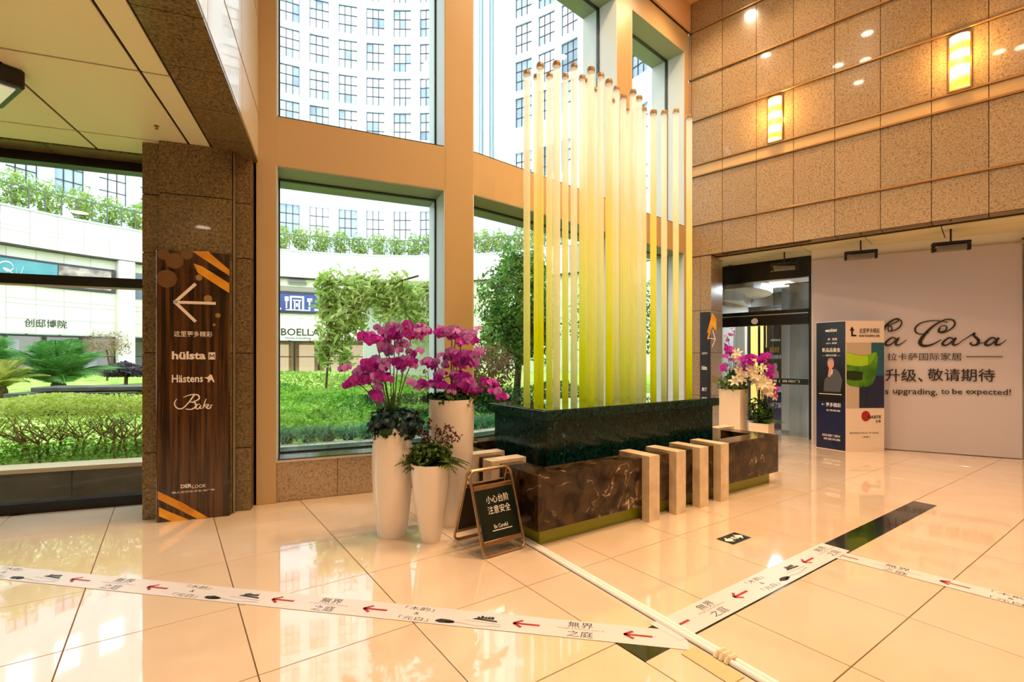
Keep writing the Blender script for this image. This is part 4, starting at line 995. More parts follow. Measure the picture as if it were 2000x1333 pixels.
for y0, sgn in ((0, 1), (dep, -1)):
    ang = -sgn*sl_
    M4 = Matrix.Rotation(ang, 4, 'X'); M4.translation = (0, y0, 0)
    pb = MB(); pb.box(.02, fw-.02, -.004, .004, .115, .505); 
    ob = pb.build('panel', m_dg if sgn == 1 else mat('panel_back', '2c1c12', .4), t, loc=(0, y0, 0), rot=(ang, 0, 0))
    for z in (.10, .515): MB().bbox(.012, fw-.012, -.009, .009, z-.018, z+.018, .004).build('cross_bar', M_STEEL, t, loc=(0, y0, 0), rot=(ang, 0, 0))
    if sgn == 1:
        lettering(ob, '小心台阶', .105, .32, .385, .445, -.0055, M_WHITEP); lettering(ob, '注意安全', .105, .32, .305, .365, -.0055, M_WHITEP); lettering(ob, 'Be Careful', .135, .265, .195, .225, -.0055, M_WHITEP)
        MB().box(.115, .30, -.0055, -.005, .178, .184).build('rule_line', M_WHITEP, ob)
for x in (.0, fw): MB().tube([(x, dep/2-.014, ah-.06), (x, dep/2+.014, ah-.06)], .008).build('hinge', M_STEEL, t)

# ------------------------------------------------------------------ printed tape strips, cable cover, exit sticker
M_TAPE = mat('white_printed_tape', 'd9d6d8', .35); M_RED = mat('tape_red', 'a01c22', .5); M_GINK = mat('tape_ink', '1c1f22', .6); M_PINK2 = mat('tape_soft_ink', 'a8aab2', .6)
def tape(p0, p1, wid, label, rev, phase, z, start=0.0, stop=None):
    d = (p1-p0); L = d.length; fr = Fr(p0.x, p0.y, math.atan2(d.y, d.x)); t = empty('floor_tape', (p0.x, p0.y, z), fr.rz, label=label, cat='tape', group='printed floor tape strips')
    MB().box(0, L, -wid/2, wid/2, 0, .0008).build('strip', M_TAPE, t)
    red, ink, soft = MB(), MB(), MB(); zt = .0011; s = -1 if rev else 1
    def X(x): return x
    x = phase; i = 0
    def arrow(cx):
        hw, l = .036, .075; R_ = MB()
        for pts in ([(cx-l*s,0),(cx+l*s,0)], [(cx+l*s,0),(cx+(l-.05)*s,hw)], [(cx+l*s,0),(cx+(l-.05)*s,-hw)]):
            (x0,y0),(x1,y1) = pts; dx, dy = x1-x0, y1-y0; q = math.hypot(dx,dy); nx, ny = -dy/q*.009, dx/q*.009
            R_.quad((x0+nx,y0+ny,zt),(x0-nx,y0-ny,zt),(x1-nx,y1-ny,zt),(x1+nx,y1+ny,zt))
        R_.build('red_arrow', M_RED, t)
    def txt(mb, body, x0, x1, y0, y1):
        lettering(t, body, x0, x1, y0, y1, zt, M_RED if mb is red else M_GINK, .0, 'lettering', True)
    while x < L-.1:
        k = i % 4; i += 1
        if k == 0:
            arrow(x+.08); x += .25
        elif k == 1:
            if x+.24 > L: break
            txt(ink, '無界', x+.06, x+.20, .015, .075); txt(red, 'WUJIE GARDEN SPACE', x, x+.26, -.006, .008); txt(ink, '之庭', x+.06, x+.20, -.075, -.015); x += .36
        elif k == 2:
            arrow(x+.08); x += .25
        else:
            if x+.6 > L: break
            txt(ink, '「木韵」', x, x+.18, .035, .075); txt(ink, '&', x+.075, x+.105, -.012, .018); txt(ink, '「元白」', x, x+.18, -.075, -.035)
            # ink landscape: rock, water line, pavilion
            ink, soft = MB(), MB(); g_ = random.Random(int(x*1000)); cx = x+.28
            rock = [(cx+.05*math.cos(a)*(1+.3*g_.random()), -.05+.018*math.sin(a)*(1+.4*g_.random())) for a in [2*PI*q/12 for q in range(12)]]
            ink.quad(*[(a, b_, zt) for a, b_ in rock]); ink.build('ink_rock_print', M_GINK, t); ink = MB()
            for q in range(8): soft.quad((cx+.04*q,-.062+.006*math.sin(q),zt),(cx+.04*q+.04,-.062+.006*math.sin(q+1),zt),(cx+.04*q+.04,-.054+.008*math.sin(q+1),zt),(cx+.04*q,-.054+.008*math.sin(q),zt))
            cx = x+.50
            ink.quad((cx-.075,.0,zt),(cx+.075,-.012,zt),(cx+.07,.004,zt),(cx-.06,.014,zt))
            for q in range(5): w_ = .018; ink.quad((cx-.05+q*.02,.012,zt),(cx-.03+q*.02,.012,zt),(cx-.032+q*.02,.03+.018*g_.random(),zt),(cx-.048+q*.02,.03+.018*g_.random(),zt))
            soft.quad((cx-.12,-.02,zt),(cx+.10,-.035,zt),(cx+.10,-.028,zt),(cx-.12,-.014,zt))
            ink.build('ink_pavilion_print', M_GINK, t); soft.build('ink_wash_print', M_PINK2, t)
            x += .66
cA = A_.w(2.22, 1.715, 0); cB = A_.w(4.33, 1.715, 0)
tape(Vector((-4.6, 3.62, 0)), Vector((.93, 2.60, 0)), .175, 'long printed tape running from the white cable cover under the pillar sign', True, .12, .002)
tape(cA, cB, .20, 'short printed tape laid along the dark stone inlay', True, .06, .0032)
tape(Vector((2.40, 3.83, 0)), Vector((4.0, 2.04, 0)), .165, 'printed tape running from the stone inlay out past the picture edge', True, .10, .0026)
# cable cover
c0, c1 = floor_pt(1024, 1056), floor_pt(1495, 1333); d = (c1-c0).normalized(); c1 = c1+d*.9; L = (c1-c0).length
t = empty('cable_cover', c0, math.atan2(d.y, d.x), label='white twin ridged cable cover taped across the floor', cat='cable cover')
for y in (-.017, .017):
    pr_ = [(y+.016*math.cos(a), .002+.022*math.sin(a)) for a in [PI*k/8 for k in range(9)]]
    b = MB(); n = len(pr_); b.v = [(0, p[0], p[1]) for p in pr_]+[(L, p[0], p[1]) for p in pr_]
    b.f = [(i, i+1, n+i+1, n+i) for i in range(n-1)]+[tuple(range(n)), tuple(range(2*n-1, n-1, -1)), (0, n, 2*n-1, n-1)]
    b.build('cable_tube', mat('white_plastic', 'f6f5f2', .25), t, auto=40)
MB().box(0, L, -.037, .037, 0, .003).build('base_strip', mat('grey_strip', '4c4842', .4), t)
xq = (floor_pt(1418, 1286)-c0).length
tp = MB(); 
for k in range(3): tp.tube([(xq-.03+.03*k, -.04, .002), (xq-.025+.03*k, -.02, .028), (xq-.02+.03*k, .02, .028), (xq-.03+.03*k, .045, .002)], .012, 6)
tp.build('tape_wrap', mat('cream_tape', 'e6d6b4', .5), t)
tp = MB().box(xq-.14, xq+.14, -.16, -.05, .003, .0045); tp.build('tape_patch', mat('clear_tape', 'dbc194', .25), t)
# exit sticker
e0 = [floor_pt(*c) for c in ((1399,1052),(1431,1065),(1466,1052),(1437,1041))]
cc = sum(e0, Vector())/4; ang = A_.rz
t = empty('exit_sticker', (cc.x, cc.y, .001), ang, label='small black exit arrow sticker on the floor tiles', cat='sticker')
MB().box(-.135, .135, -.075, .075, 0, .0012).build('plate', mat('sticker_black', '0d1410', .3), t)
mk = MB(); zt = .0016
for s in (-1, 1): mk.quad((s*.12,0,zt),(s*.06,.05*s,zt),(s*.06,.02*s,zt),(s*.03,.02*s,zt),(s*.03,-.02*s,zt),(s*.06,-.02*s,zt),(s*.06,-.05*s,zt))
mk.quad((-.02,-.03,zt),(.0,-.01,zt),(.02,-.035,zt),(.025,-.02,zt),(.01,.01,zt),(.025,.02,zt),(.0,.03,zt),(-.025,.01,zt),(-.008,.0,zt))
mk.build('exit_print', mat('sticker_white', 'dfe8dc', .4), t)
# ------------------------------------------------------------------ courtyard ground
M_EWHITE = noise_mat('white_facade', [(.3,'bccdd8'),(.7,'c6d6df')], .8, 3, .6)
M_EPANEL = noise_mat('white_facade_panel', [(.3,'e2ddd4'),(.7,'ece8e0')], 1.2, 3, .45, rnd_obj=.03)
M_EJOINT = mat('facade_joint', 'a29c92', .8)
PC = Vector((-5.8, 13.8, 0)); PR = 15.0
TC = Vector((-8.7, 20.3, 0)); TR = 19.5
def arc(c, r, phi, z=0.0): return Vector((c.x+r*math.sin(R(phi)), c.y+r*math.cos(R(phi)), z))
def inv_phi(c, r, px):
    k = (px-1000)/F_   # c.x + r s = k (c.y + r cos)
    A, Bq, Cc = r, -k*r, k*c.y-c.x; Rr = math.hypot(A, Bq); th = math.atan2(-Bq, A)
    return math.degrees(math.asin(max(-1, min(1, Cc/Rr)))-math.atan2(Bq, A))
gz = lambda x, y: .30 + .45*min(1, max(0, (y-6.5)/9))
gm = MB(); nx, ny = 50, 44
gx0, gx1, gy0, gy1 = -22, 14, 5.0, 31
for j in range(ny+1):
    for i in range(nx+1):
        x = gx0+(gx1-gx0)*i/nx; y = gy0+(gy1-gy0)*j/ny; gm.v.append((x, y, gz(x, y)))
for j in range(ny):
    for i in range(nx):
        x = gx0+(gx1-gx0)*(i+.5)/nx; y = gy0+(gy1-gy0)*(j+.5)/ny
        if math.hypot(x-PC.x, y-PC.y) > PR+.4: continue
        if P.loc((x,y))[1] < 1.5 and x < -2.6: continue
        if x > -3.2 and (F1.loc((x,y))[1] < .9 if F1.loc((x,y))[0] < 2.3 else F2.loc((x,y))[1] < .9): continue
        a = j*(nx+1)+i; gm.f.append((a, a+1, a+nx+2, a+nx+1))
gm.build('lawn', noise_mat('lawn_green', [(.3,'5c8a2c'),(.55,'a4c850'),(.8,'e4eca0')], 3.5, 7, .9, bump=.5), kind='stuff', label='sunny courtyard lawn between the planting beds', cat='lawn')
MB().box(-20, 14, 4.2, 31, -.2, -.06).build('courtyard_ground', mat('dark_ground', '4a4438', .9), kind='structure', label='paved ground below the courtyard planting')

# retaining wall just outside the garden window
t = fr_empty('retaining_wall', P, label='low grey retaining wall with pale ledge outside the garden window', cat='wall')
for k in range(6):
    MB().box(-.6-.93*(k+1)+.006+.6, -.6-.93*k-.006+.6, 1.02, 1.10, -.05, .32).build('wall_panel', noise_mat('grey_cladding', [(.3,'4c4f48'),(.7,'66685e')], 3, 4, .4), t)
MB().box(-6, .1, .98, 1.30, .322, .365).build('ledge', mat('pale_ledge', 'd8c6a6', .5), t)
# outside ledges below the other windows
t = fr_empty('window_ledge', F1, label='grey stone ledge outside the tall lower window', cat='ledge')
MB().box(.0, 2.30, .72, 1.10, -.05, .40).build('ledge_body', mat('grey_ledge', 'a9aca4', .5), t); MB().box(.0, 2.30, .72, 1.12, .40, .425).build('ledge_cap', mat('grey_ledge_cap', 'bfc1b8', .5), t)
t = fr_empty('window_ledge', F2, label='grey stone ledge outside the window behind the tubes', cat='ledge')
MB().box(.1, 5.2, .76, 1.10, -.05, .40).build('ledge_body', mat('grey_ledge', 'a9aca4', .5), t); MB().box(.1, 5.2, .76, 1.12, .40, .425).build('ledge_cap', mat('grey_ledge_cap', 'bfc1b8', .5), t)

# ------------------------------------------------------------------ curved podium with shops
pd = empty('podium_building', PC, 0, label='low curved white shop building with planted terrace around the courtyard', cat='building')
def arc_wall(parent, name, m, r0, r1, p0, p1, z0, z1, step=2.0):
    n = max(1, int(math.ceil((p1-p0)/step))); b = MB()
    for i in range(n+1):
        ph = R(p0+(p1-p0)*i/n); s, c = math.sin(ph), math.cos(ph)
        b.v += [(r0*s, r0*c, z0), (r1*s, r1*c, z0), (r1*s, r1*c, z1), (r0*s, r0*c, z1)]
    for i in range(n):
        a = 4*i; q = a+4
        for k in range(4): l = (k+1) % 4; b.f.append((a+k, a+l, q+l, q+k))
    b.f += [(0, 3, 2, 1), (4*n, 4*n+1, 4*n+2, 4*n+3)]
    return b.build(name, m, parent)
PH0, PH1 = -98, 62
BAYS = [(-82, -54.6), (-52.2, -37), (-34.5, -6.0), (-4, 22), (24, 50)]
arc_wall(pd, 'parapet_core', M_EJOINT, PR+.03, PR+.35, PH0, PH1, 6.02, 7.46)
arc_wall(pd, 'coping', M_EWHITE, PR-.04, PR+.40, PH0, PH1, 7.46, 7.54)
arc_wall(pd, 'bay_wall', M_EJOINT, PR+.42, PR+.6, PH0, PH1, 2.52, 6.02)
arc_wall(pd, 'shadow_line', M_BLACK, PR+.0, PR+.42, PH0, PH1, 5.99, 6.02)
arc_wall(pd, 'terrace_floor', mat('terrace_floor', 'c8bda4', .8), PR+.35, PR+6, PH0, PH1, 7.0, 7.08, 4)
arc_wall(pd, 'back_wall', mat('shop_interior', 'b99a78', .7), PR+2.2, PR+2.4, PH0, PH1, -.1, 2.6, 4)
arc_wall(pd, 'shop_ceiling', M_EWHITE, PR+.42, PR+2.3, PH0, PH1, 2.48, 2.52, 4)
CH_ = 3.44
def panels(p0, p1, r, z0, z1, parent=pd):
    n = max(1, round((p1-p0)/CH_)); st = (p1-p0)/n; w = 2*r*math.tan(R(st/2))-.014
    me = MB().box(-w/2, w/2, -.0, .03, z0+.007, z1-.007).mesh('facade_panel', M_EPANEL)
    for k in range(n):
        ph = p0+st*(k+.5); q = arc(Vector(), r, ph); link('facade_panel', me, parent, loc=(q.x, q.y, 0), rz=-R(ph))
for z0, z1 in ((6.75, 7.46), (6.56, 6.75), (6.03, 6.56)): panels(PH0+8, 36, PR, z0, z1)
ends = [PH0] + [e for b_ in BAYS for e in b_] + [PH1]
for i in range(0, len(ends), 2):   # piers
    arc_wall(pd, 'pier', M_EPANEL, PR+.02, PR+.6, ends[i], ends[i+1], -.1, 6.0)
    if ends[i] > -60 and ends[i+1] < 40:
        zz = [0, 1.0, 1.75, 2.5, 3.15, 3.95, 4.7, 5.4, 6.0]
        for a, b_ in zip(zz, zz[1:]): panels(ends[i]+.1, ends[i+1]-.1, PR-.01, a, b_)
for (b0, b1) in BAYS[:3]:
    for z0, z1 in ((5.55, 5.98), (3.92, 4.48), (3.72, 3.92), (3.12, 3.72), (2.52, 3.12)): panels(b0, b1, PR+.39, z0, z1)
for (b0, b1) in BAYS[3:]:
    arc_wall(pd, 'bay_screen', noise_mat('vine_wall', [(.3,'a9b48a'),(.7,'d5dcc4')], 2, 5, .8), PR+.30, PR+.40, b0, b1, .3, 5.98)
# shopfronts: dark mullions, glass, warm interior
m_lit = mat('lit_shop_back', 'd8a878', .7, em=(1,.72,.46), ems=.9)  # glow put into the backdrop in place of shop lamps
for (b0, b1) in BAYS[:3]:
    arc_wall(pd, 'door_head', M_BLACK, PR+.42, PR+.52, b0, b1, 2.40, 2.5)
    n = 6 if b1-b0 > 20 else 3
    for k in range(n+1):
        ph = b0+(b1-b0)*k/n; q = arc(Vector(), PR+.46, ph); MB().box(-.05, .05, -.05, .05, 0, 2.45).build('shop_mullion', M_BLACK, pd, loc=(q.x, q.y, 0), rz=-R(ph))
    for k in range(n):
        ph = b0+(b1-b0)*(k+.5)/n; w = 2*PR*math.tan(R((b1-b0)/n/2)); q = arc(Vector(), PR+.5, ph)
        MB().box(-w/2+.06, w/2-.06, 0, .01, .1, 2.4).build('shop_pane', M_DGLASS, pd, loc=(q.x, q.y, 0), rz=-R(ph))
        MB().box(-w/2+.06, w/2-.06, -.02, .02, 1.55, 1.60).build('shop_rail', M_BLACK, pd, loc=(q.x, q.y, 0), rz=-R(ph))
        q = arc(Vector(), PR+2.0, ph); 
        MB().box(-w/2+.2, w/2-.2, 0, .02, .3, 2.3).build('lit_backdrop', m_lit if b0 > -40 else mat('pale_shop_back', 'c8bfb4', .7), pd, loc=(q.x, q.y, 0), rz=-R(ph))
arc_wall(pd, 'bay_window', mat('blue_grey_window', '5a7084', .1), PR+.36, PR+.40, -52.0, -37.5, 4.3, 5.5)
# terrace railing
for k in range(64):
    ph = -92+2.0*k
    if ph > 36: break
    q = arc(Vector(), PR+.2, ph); MB().box(-.02, .02, -.02, .02, 7.5, 8.45).build('railing_post', mat('railing_grey', '5b5f5a', .5), pd, loc=(q.x, q.y, 0), rz=-R(ph))
arc_wall(pd, 'handrail', mat('railing_grey', '5b5f5a', .5), PR+.18, PR+.22, -92, 36, 8.42, 8.46)
# billboards and shop lettering (curved along the bay)
def arc_text(parent, body, p0, p1, z0, z1, r, m, bold=.02, name='lettering'):
    mb = MB(); text_into(mb, body, 0, 1, z0, z1, 0, bold); out = MB(); out.f = mb.f
    out.v = [(r*math.sin(R(p0+(p1-p0)*v[0])), r*math.cos(R(p0+(p1-p0)*v[0])), v[2]) for v in mb.v]
    return out.build(name, m, parent)
def phi_px(px, r=PR+.35): return inv_phi(PC, r, px)
bb = empty('billboard', PC, 0, label='teal and brown shop billboard with white script behind the garden window rail', cat='billboard')
arc_wall(bb, 'frame', mat('billboard_frame', '2c3338', .4), PR+.26, PR+.38, -80, -54.9, 4.50, 5.56)
e_ = phi_px(110)
arc_wall(bb, 'teal_field', noise_mat('billboard_teal', [(.3,'3f8aa0'),(.7,'6fb0c0')], .6, 2, .5), PR+.24, PR+.26, -79.5, e_, 4.58, 5.46)
arc_wall(bb, 'photo_field', noise_mat('billboard_photo', [(.3,'4a3c44'),(.5,'8a7a80'),(.7,'c8b8b0')], 2.2, 4, .5), PR+.24, PR+.26, e_+.15, -55.4, 4.58, 5.46)
sc_ = MB(); rT = PR+.22
pa, pb_ = phi_px(0), phi_px(45)
def tb_(u, z): ph = R(pa+(pb_-pa)*u); return (rT*math.sin(ph), rT*math.cos(ph), z)
for pts, wd_ in (([(-.3,5.0),(0,5.28),(.35,5.3),(.5,5.1),(.25,4.95),(.05,5.05),(.3,5.0),(.6,4.75)], .05), ([(.62,5.15),(.66,4.9),(.75,4.78),(.95,5.2)], .05)):
    C3 = catmull(pts, 6); 
    for a, b_ in zip(C3, C3[1:]):
        sc_.quad(tb_(a[0], a[1]-wd_/2), tb_(b_[0], b_[1]-wd_/2), tb_(b_[0], b_[1]+wd_/2), tb_(a[0], a[1]+wd_/2))
sc_.build('script_lettering', M_WHITEP, bb)
M_SIGN = mat('dark_sign_letters', '23262a', .5)
sgn = empty('shop_sign', PC, 0, label='four dark characters on the white wall above the palm', cat='sign')
arc_text(sgn, '创邸博院', phi_px(48), phi_px(131), 2.78, 3.12, PR+.36, M_SIGN, .03)
sgn = empty('shop_sign', PC, 0, label='dark BOELLA shop lettering with a small line below it', cat='sign')
arc_text(sgn, 'BOELLA', phi_px(549), phi_px(624), 2.78, 3.18, PR+.36, M_SIGN, .01); arc_text(sgn, 'Home Furnishing', phi_px(557), phi_px(607), 2.56, 2.70, PR+.36, M_SIGN, .01)
bb = empty('billboard', PC, 0, label='blue billboard with a white arch drawing above the BOELLA sign', cat='billboard')
arc_wall(bb, 'frame', mat('billboard_frame', '2c3338', .4), PR+.28, PR+.38, -33.5, phi_px(700), 4.02, 5.26)
arc_wall(bb, 'blue_field', noise_mat('billboard_blue', [(.3,'16306e'),(.7,'3a5ab0')], .7, 3, .5), PR+.24, PR+.28, -33.4, phi_px(696), 4.14, 5.10)
wm = MB()
def bpx(px, z): ph = R(phi_px(px, PR+.22)); return ((PR+.22)*math.sin(ph), (PR+.22)*math.cos(ph), z)
def brect(x0, x1, z0, z1): wm.quad(bpx(x0,z0), bpx(x1,z0), bpx(x1,z1), bpx(x0,z1))
for a in ((566,570,4.2,4.95),(590,594,4.2,4.95),(574,577,4.2,4.75),(583,586,4.2,4.75),(566,594,4.90,5.0),(572,588,4.72,4.8),(556,564,4.7,4.95),(558,561,4.3,4.8),(600,610,4.7,4.9),(603,606,4.25,4.8),(558,606,4.18,4.24),(541,549,4.2,4.32),(614,632,4.2,4.32),(578,582,4.4,4.6)): brect(*a)
wm.build('white_print', M_WHITEP, bb)
t = empty('wall_vent', PC, 0, label='grey vent grille above the blue billboard', cat='vent')
arc_wall(t, 'vent_box', mat('vent_grey', '8c8c8c', .5), PR+.24, PR+.40, phi_px(563), phi_px(599), 5.66, 5.92)
arc_wall(t, 'louvre', mat('vent_dark', '5c5c5c', .5), PR+.22, PR+.24, phi_px(564), phi_px(598), 5.74, 5.78)

# ------------------------------------------------------------------ curved office tower
tw = empty('office_tower', TC, 0, label='tall pale curved tower with a grid of dark framed windows', cat='building')
def tower_wall():
    """curved wall in vertical strips with real window openings"""
    cols = [-.6+6.29*k for k in range(-12, 2)] + [12.2] + [29.4+5.8*k for k in range(0, 9)]
    rowsz = [(11.2, 13.4), (15.0, 17.2), (19.15, 21.4), (21.95, 24.2), (24.75, 27.0), (27.55, 29.8), (30.35, 32.6), (33.15, 35.4)]
    return cols, rowsz
cols, rowsz = tower_wall()
hw = math.degrees(.70/TR)
edges = []
arc_wall(tw, 'wall_base', M_EWHITE, TR, TR+.6, -96, 84, 6.9, 11.2, 1.5)
lev = [11.2, 13.4, 15.0, 17.2, 19.15, 21.4, 21.95, 24.2, 24.75, 27.0, 27.55, 29.8, 30.35, 32.6, 33.15, 35.4, 58.0]
for i, (z0, z1) in enumerate(zip(lev, lev[1:])):
    if i % 2 == 1: arc_wall(tw, 'spandrel', M_EWHITE, TR, TR+.6, -96, 84, z0, z1, 1.5)
    else:
        prev = -96
        mbp = MB()
        for c in cols + [999]:
            nxt = min(84, c-hw)
            if nxt > prev:
                n = max(1, int((nxt-prev)/2)); b0 = len(mbp.v)
                for k in range(n+1):
                    ph = R(prev+(nxt-prev)*k/n); s, cc_ = math.sin(ph), math.cos(ph)
                    mbp.v += [(TR*s, TR*cc_, z0), ((TR+.6)*s, (TR+.6)*cc_, z0), ((TR+.6)*s, (TR+.6)*cc_, z1), (TR*s, TR*cc_, z1)]
                for k in range(n):
                    a = b0+4*k; q = a+4
                    for l in range(4): l2 = (l+1) % 4; mbp.f.append((a+l, a+l2, q+l2, q+l))
                mbp.f += [(b0, b0+3, b0+2, b0+1), (b0+4*n, b0+4*n+1, b0+4*n+2, b0+4*n+3)]
            prev = c+hw
        mbp.build('window_band_wall', M_EWHITE, tw)
M_TGL = noise_mat('tower_glass', [(.35,'a9bcc8'),(.5,'ccd8de'),(.7,'e2eaee')], .35, 3, .08, rnd_obj=.22)  # pale sky reflection put into the pane colour
M_TDK = noise_mat('tower_glass_dark', [(.35,'7e94a4'),(.7,'a6b8c4')], .35, 3, .08, rnd_obj=.15)
M_TFR = mat('tower_window_frame', '2a3034', .5)
ww, wh = 1.40, 2.15
fr_mb = MB(); bt = .045
def grid_frame(w, h, rws):
    b = MB()
    for x in (-w/2, -w/6, w/6, w/2): b.box(x-bt/2, x+bt/2, -.04, .04, 0, h)
    for z in rws: b.box(-w/2, w/2, -.04, .04, z*h-bt/2, z*h+bt/2)
    return b
fme = grid_frame(ww, 2.24, (0, .34, .68, 1)).mesh('window', M_TFR)
pane_me = [MB().box(-ww/6+.02, ww/6-.02, -.01, .0, -.355, .355).mesh('pane', m) for m in (M_TGL, M_TGL, M_TDK)]
g = random.Random(77); npane = 0
glz = MB()
for c in ('1',):
    b = MB()
glaz_me = []
for m in (M_TGL, M_TDK):
    b = MB()
    for ix in (-1, 0, 1):
        for iz in (.38, 1.14, 1.88): b.box(ix*ww/3-ww/6+.02, ix*ww/3+ww/6-.02, -.01, 0, iz-.36, iz+.36)
    glaz_me.append(b.mesh('glazing', m))
cand = []
for ri, (z0, z1) in enumerate(rowsz):
    for c in cols:
        q = arc(TC, TR, c, z0)
        px = 1000+F_*q.x/q.y; py0 = HZ-F_*(z1-CH)/q.y; py1 = HZ-F_*(z0-CH)/q.y
        if q.y < 2 or px < -80 or px > 1420 or py1 < -90: continue
        if ri > 0 and px < 480: continue
        cand.append((ri, c, z0, px))
cand.sort(key=lambda a: (0 if 500 < a[3] < 880 and a[0] >= 2 else 1 if 920 < a[3] < 1140 else 2, a[0]))
for (ri, c, z0, px) in cand:
    q = arc(Vector(), TR+.16, c); w_ = link('window', fme, tw, loc=(q.x, q.y, z0+.0), rz=-R(c))
    if npane+9 <= 300:
        for ix in (-1, 0, 1):
            for iz in (.38, 1.14, 1.88):
                link('pane', pane_me[g.choice((0,0,1,1,2))], w_, loc=(ix*ww/3, .02, iz)); npane += 1
    else: link('glazing', glaz_me[0 if g.random() < .7 else 1], w_, loc=(0, .02, 0), kind='stuff')
# vertical slot with fins between the two wings of the tower
for (ph, w_, col) in ((17.6, .5, 'e8eef0'), (19.0, .12, '9aa6aa'), (20.4, .45, 'dfe8ec'), (21.6, .18, '8fa2a8'), (24.0, .6, 'e9eeee')):
    q = arc(Vector(), TR-.12, ph); MB().box(-w_/2, w_/2, -.1, .12, 15.5, 50).build('vertical_fin', mat('fin_'+col, col, .5), tw, loc=(q.x, q.y, 0), rz=-R(ph))

# ------------------------------------------------------------------ plants
M_BAM = leaf_mat('terrace_bamboo_leaf', [(.3,'6a9440'),(.5,'a4c460'),(.75,'e4ea98')], .5, .4, 1.5)
M_TRUNK = noise_mat('bark', [(.3,'3c2f20'),(.7,'6b573c')], 12, 4, .9)
bam = []
for sd in range(3):
    P0 = [];
    a, na = blob_pts(420, (0,0,1.0), (.52,.42,.55), 100+sd, .2); b_, nb = blob_pts(160, (.1*sd-.1,0,.45), (.4,.3,.35), 110+sd, .2)
    V, Q = leaves(np.vstack([a, b_]), np.vstack([na, nb]), .16, 120+sd, .9, .36)
    st = MB().tube([(0,0,-.3),(.04*sd-.04,0,.5),(0,0,1.0)], [.03,.025,.015], 5)
    bam.append((np_mesh('foliage', V, Q, M_BAM), st.mesh('stem', M_TRUNK)))
k = 0; ph = -90.0
while ph < 34:
    q = arc(PC, PR+.75+.15*(k % 2), ph, 7.08)
    o = empty('terrace_shrub', q, g.uniform(0, 6), label='leafy bamboo shrub in the row on the planted terrace', cat='shrub', group='bamboo shrubs along the terrace')
    o.scale = (g.uniform(1.2,1.45),)*2 + (g.uniform(1.15,1.4),)
    link('foliage', bam[k % 3][0], o, kind='stuff'); link('stem', bam[k % 3][1], o); ph += 3.9; k += 1

# trimmed hedge outside the garden window
hd = fr_empty('hedge', P, label='trimmed yellow green hedge with bare lower twigs outside the garden window', cat='hedge')
gq = np.random.default_rng(5)
n = 26000
x = gq.uniform(-4.6, .35, n); yy = gq.uniform(1.55, 3.0, n); u = gq.uniform(0, 1, n)
top = .98+.05*np.sin(x*3.1)+.04*np.sin(yy*5+x*2)
zz = np.where(u < .62, top-gq.exponential(.05, n), top-gq.uniform(0, .55, n))
keep = (zz > .38); x, yy, zz = x[keep], yy[keep], zz[keep]
V, Q = leaves(np.stack([x, yy, zz], 1), np.tile([0, -.3, .8], (len(x), 1)), .042, 6, .7, .55)
link('foliage', np_mesh('foliage', V, Q, leaf_mat('hedge_leaf', [(.3,'90a83a'),(.48,'cade5c'),(.7,'f0f6a4')], .5, .4, 4)), hd, kind='stuff')
tw_ = MB(); gg = random.Random(9)
for i in range(46):
    bx_ = gg.uniform(-4.5, .3); by_ = gg.uniform(1.6, 2.4)
    base = (bx_, by_, .30); m_ = (bx_+gg.uniform(-.08,.08), by_+gg.uniform(-.06,.06), .52)
    tw_.tube([base, m_], [.016,.012], 5)
    for k in range(6):
        e1 = (m_[0]+gg.uniform(-.2,.2), m_[1]+gg.uniform(-.25,.15), .62+gg.uniform(0,.12)); e2 = (e1[0]+gg.uniform(-.14,.14), e1[1]+gg.uniform(-.12,.1), e1[2]+gg.uniform(.04,.2))
        tw_.tube([m_, e1, e2], [.009,.006,.003], 4)
tw_.build('twigs', noise_mat('hedge_twig', [(.3,'5c4c34'),(.7,'a08c66')], 9, 3, .9), hd)
# low groundcover between hedge and ledge
n = 5000; x = gq.uniform(-5, .5, n); yy = gq.uniform(1.32, 2.6, n)
V, Q = leaves(np.stack([x, yy, .36+gq.exponential(.04, n)], 1), np.tile([0,-.2,.8], (n,1)), .05, 12, .8, .45)
link('groundcover', np_mesh('groundcover', V, Q, leaf_mat('groundcover_leaf', [(.3,'3c7a12'),(.55,'6cb41e'),(.8,'a8dc4c')], .5, .4, 4)), None, loc=P.o, rz=P.rz, kind='stuff', label='bright green groundcover under the hedge', cat='groundcover')

# stone slabs behind the hedge
t = empty('stone_bench', at(165, 770, 9.5)*1.0, P.rz-R(6), label='stacked dark stone slabs behind the hedge', cat='stone bench'); t.location.z = .45
M_SLAB = noise_mat('dark_slab', [(.3,'2a2b28'),(.7,'52544c')], 3, 4, .4)
for (x0, x1, y0, y1, z0, z1) in ((-1.1,1.0,-.3,.5,.0,.40),(-.75,1.15,-.2,.6,.42,.50),(-.6,.45,-.55,0,.28,.36)):
    MB().bbox(x0, x1, y0, y1, z0, z1, .008).build('slab', M_SLAB, t)
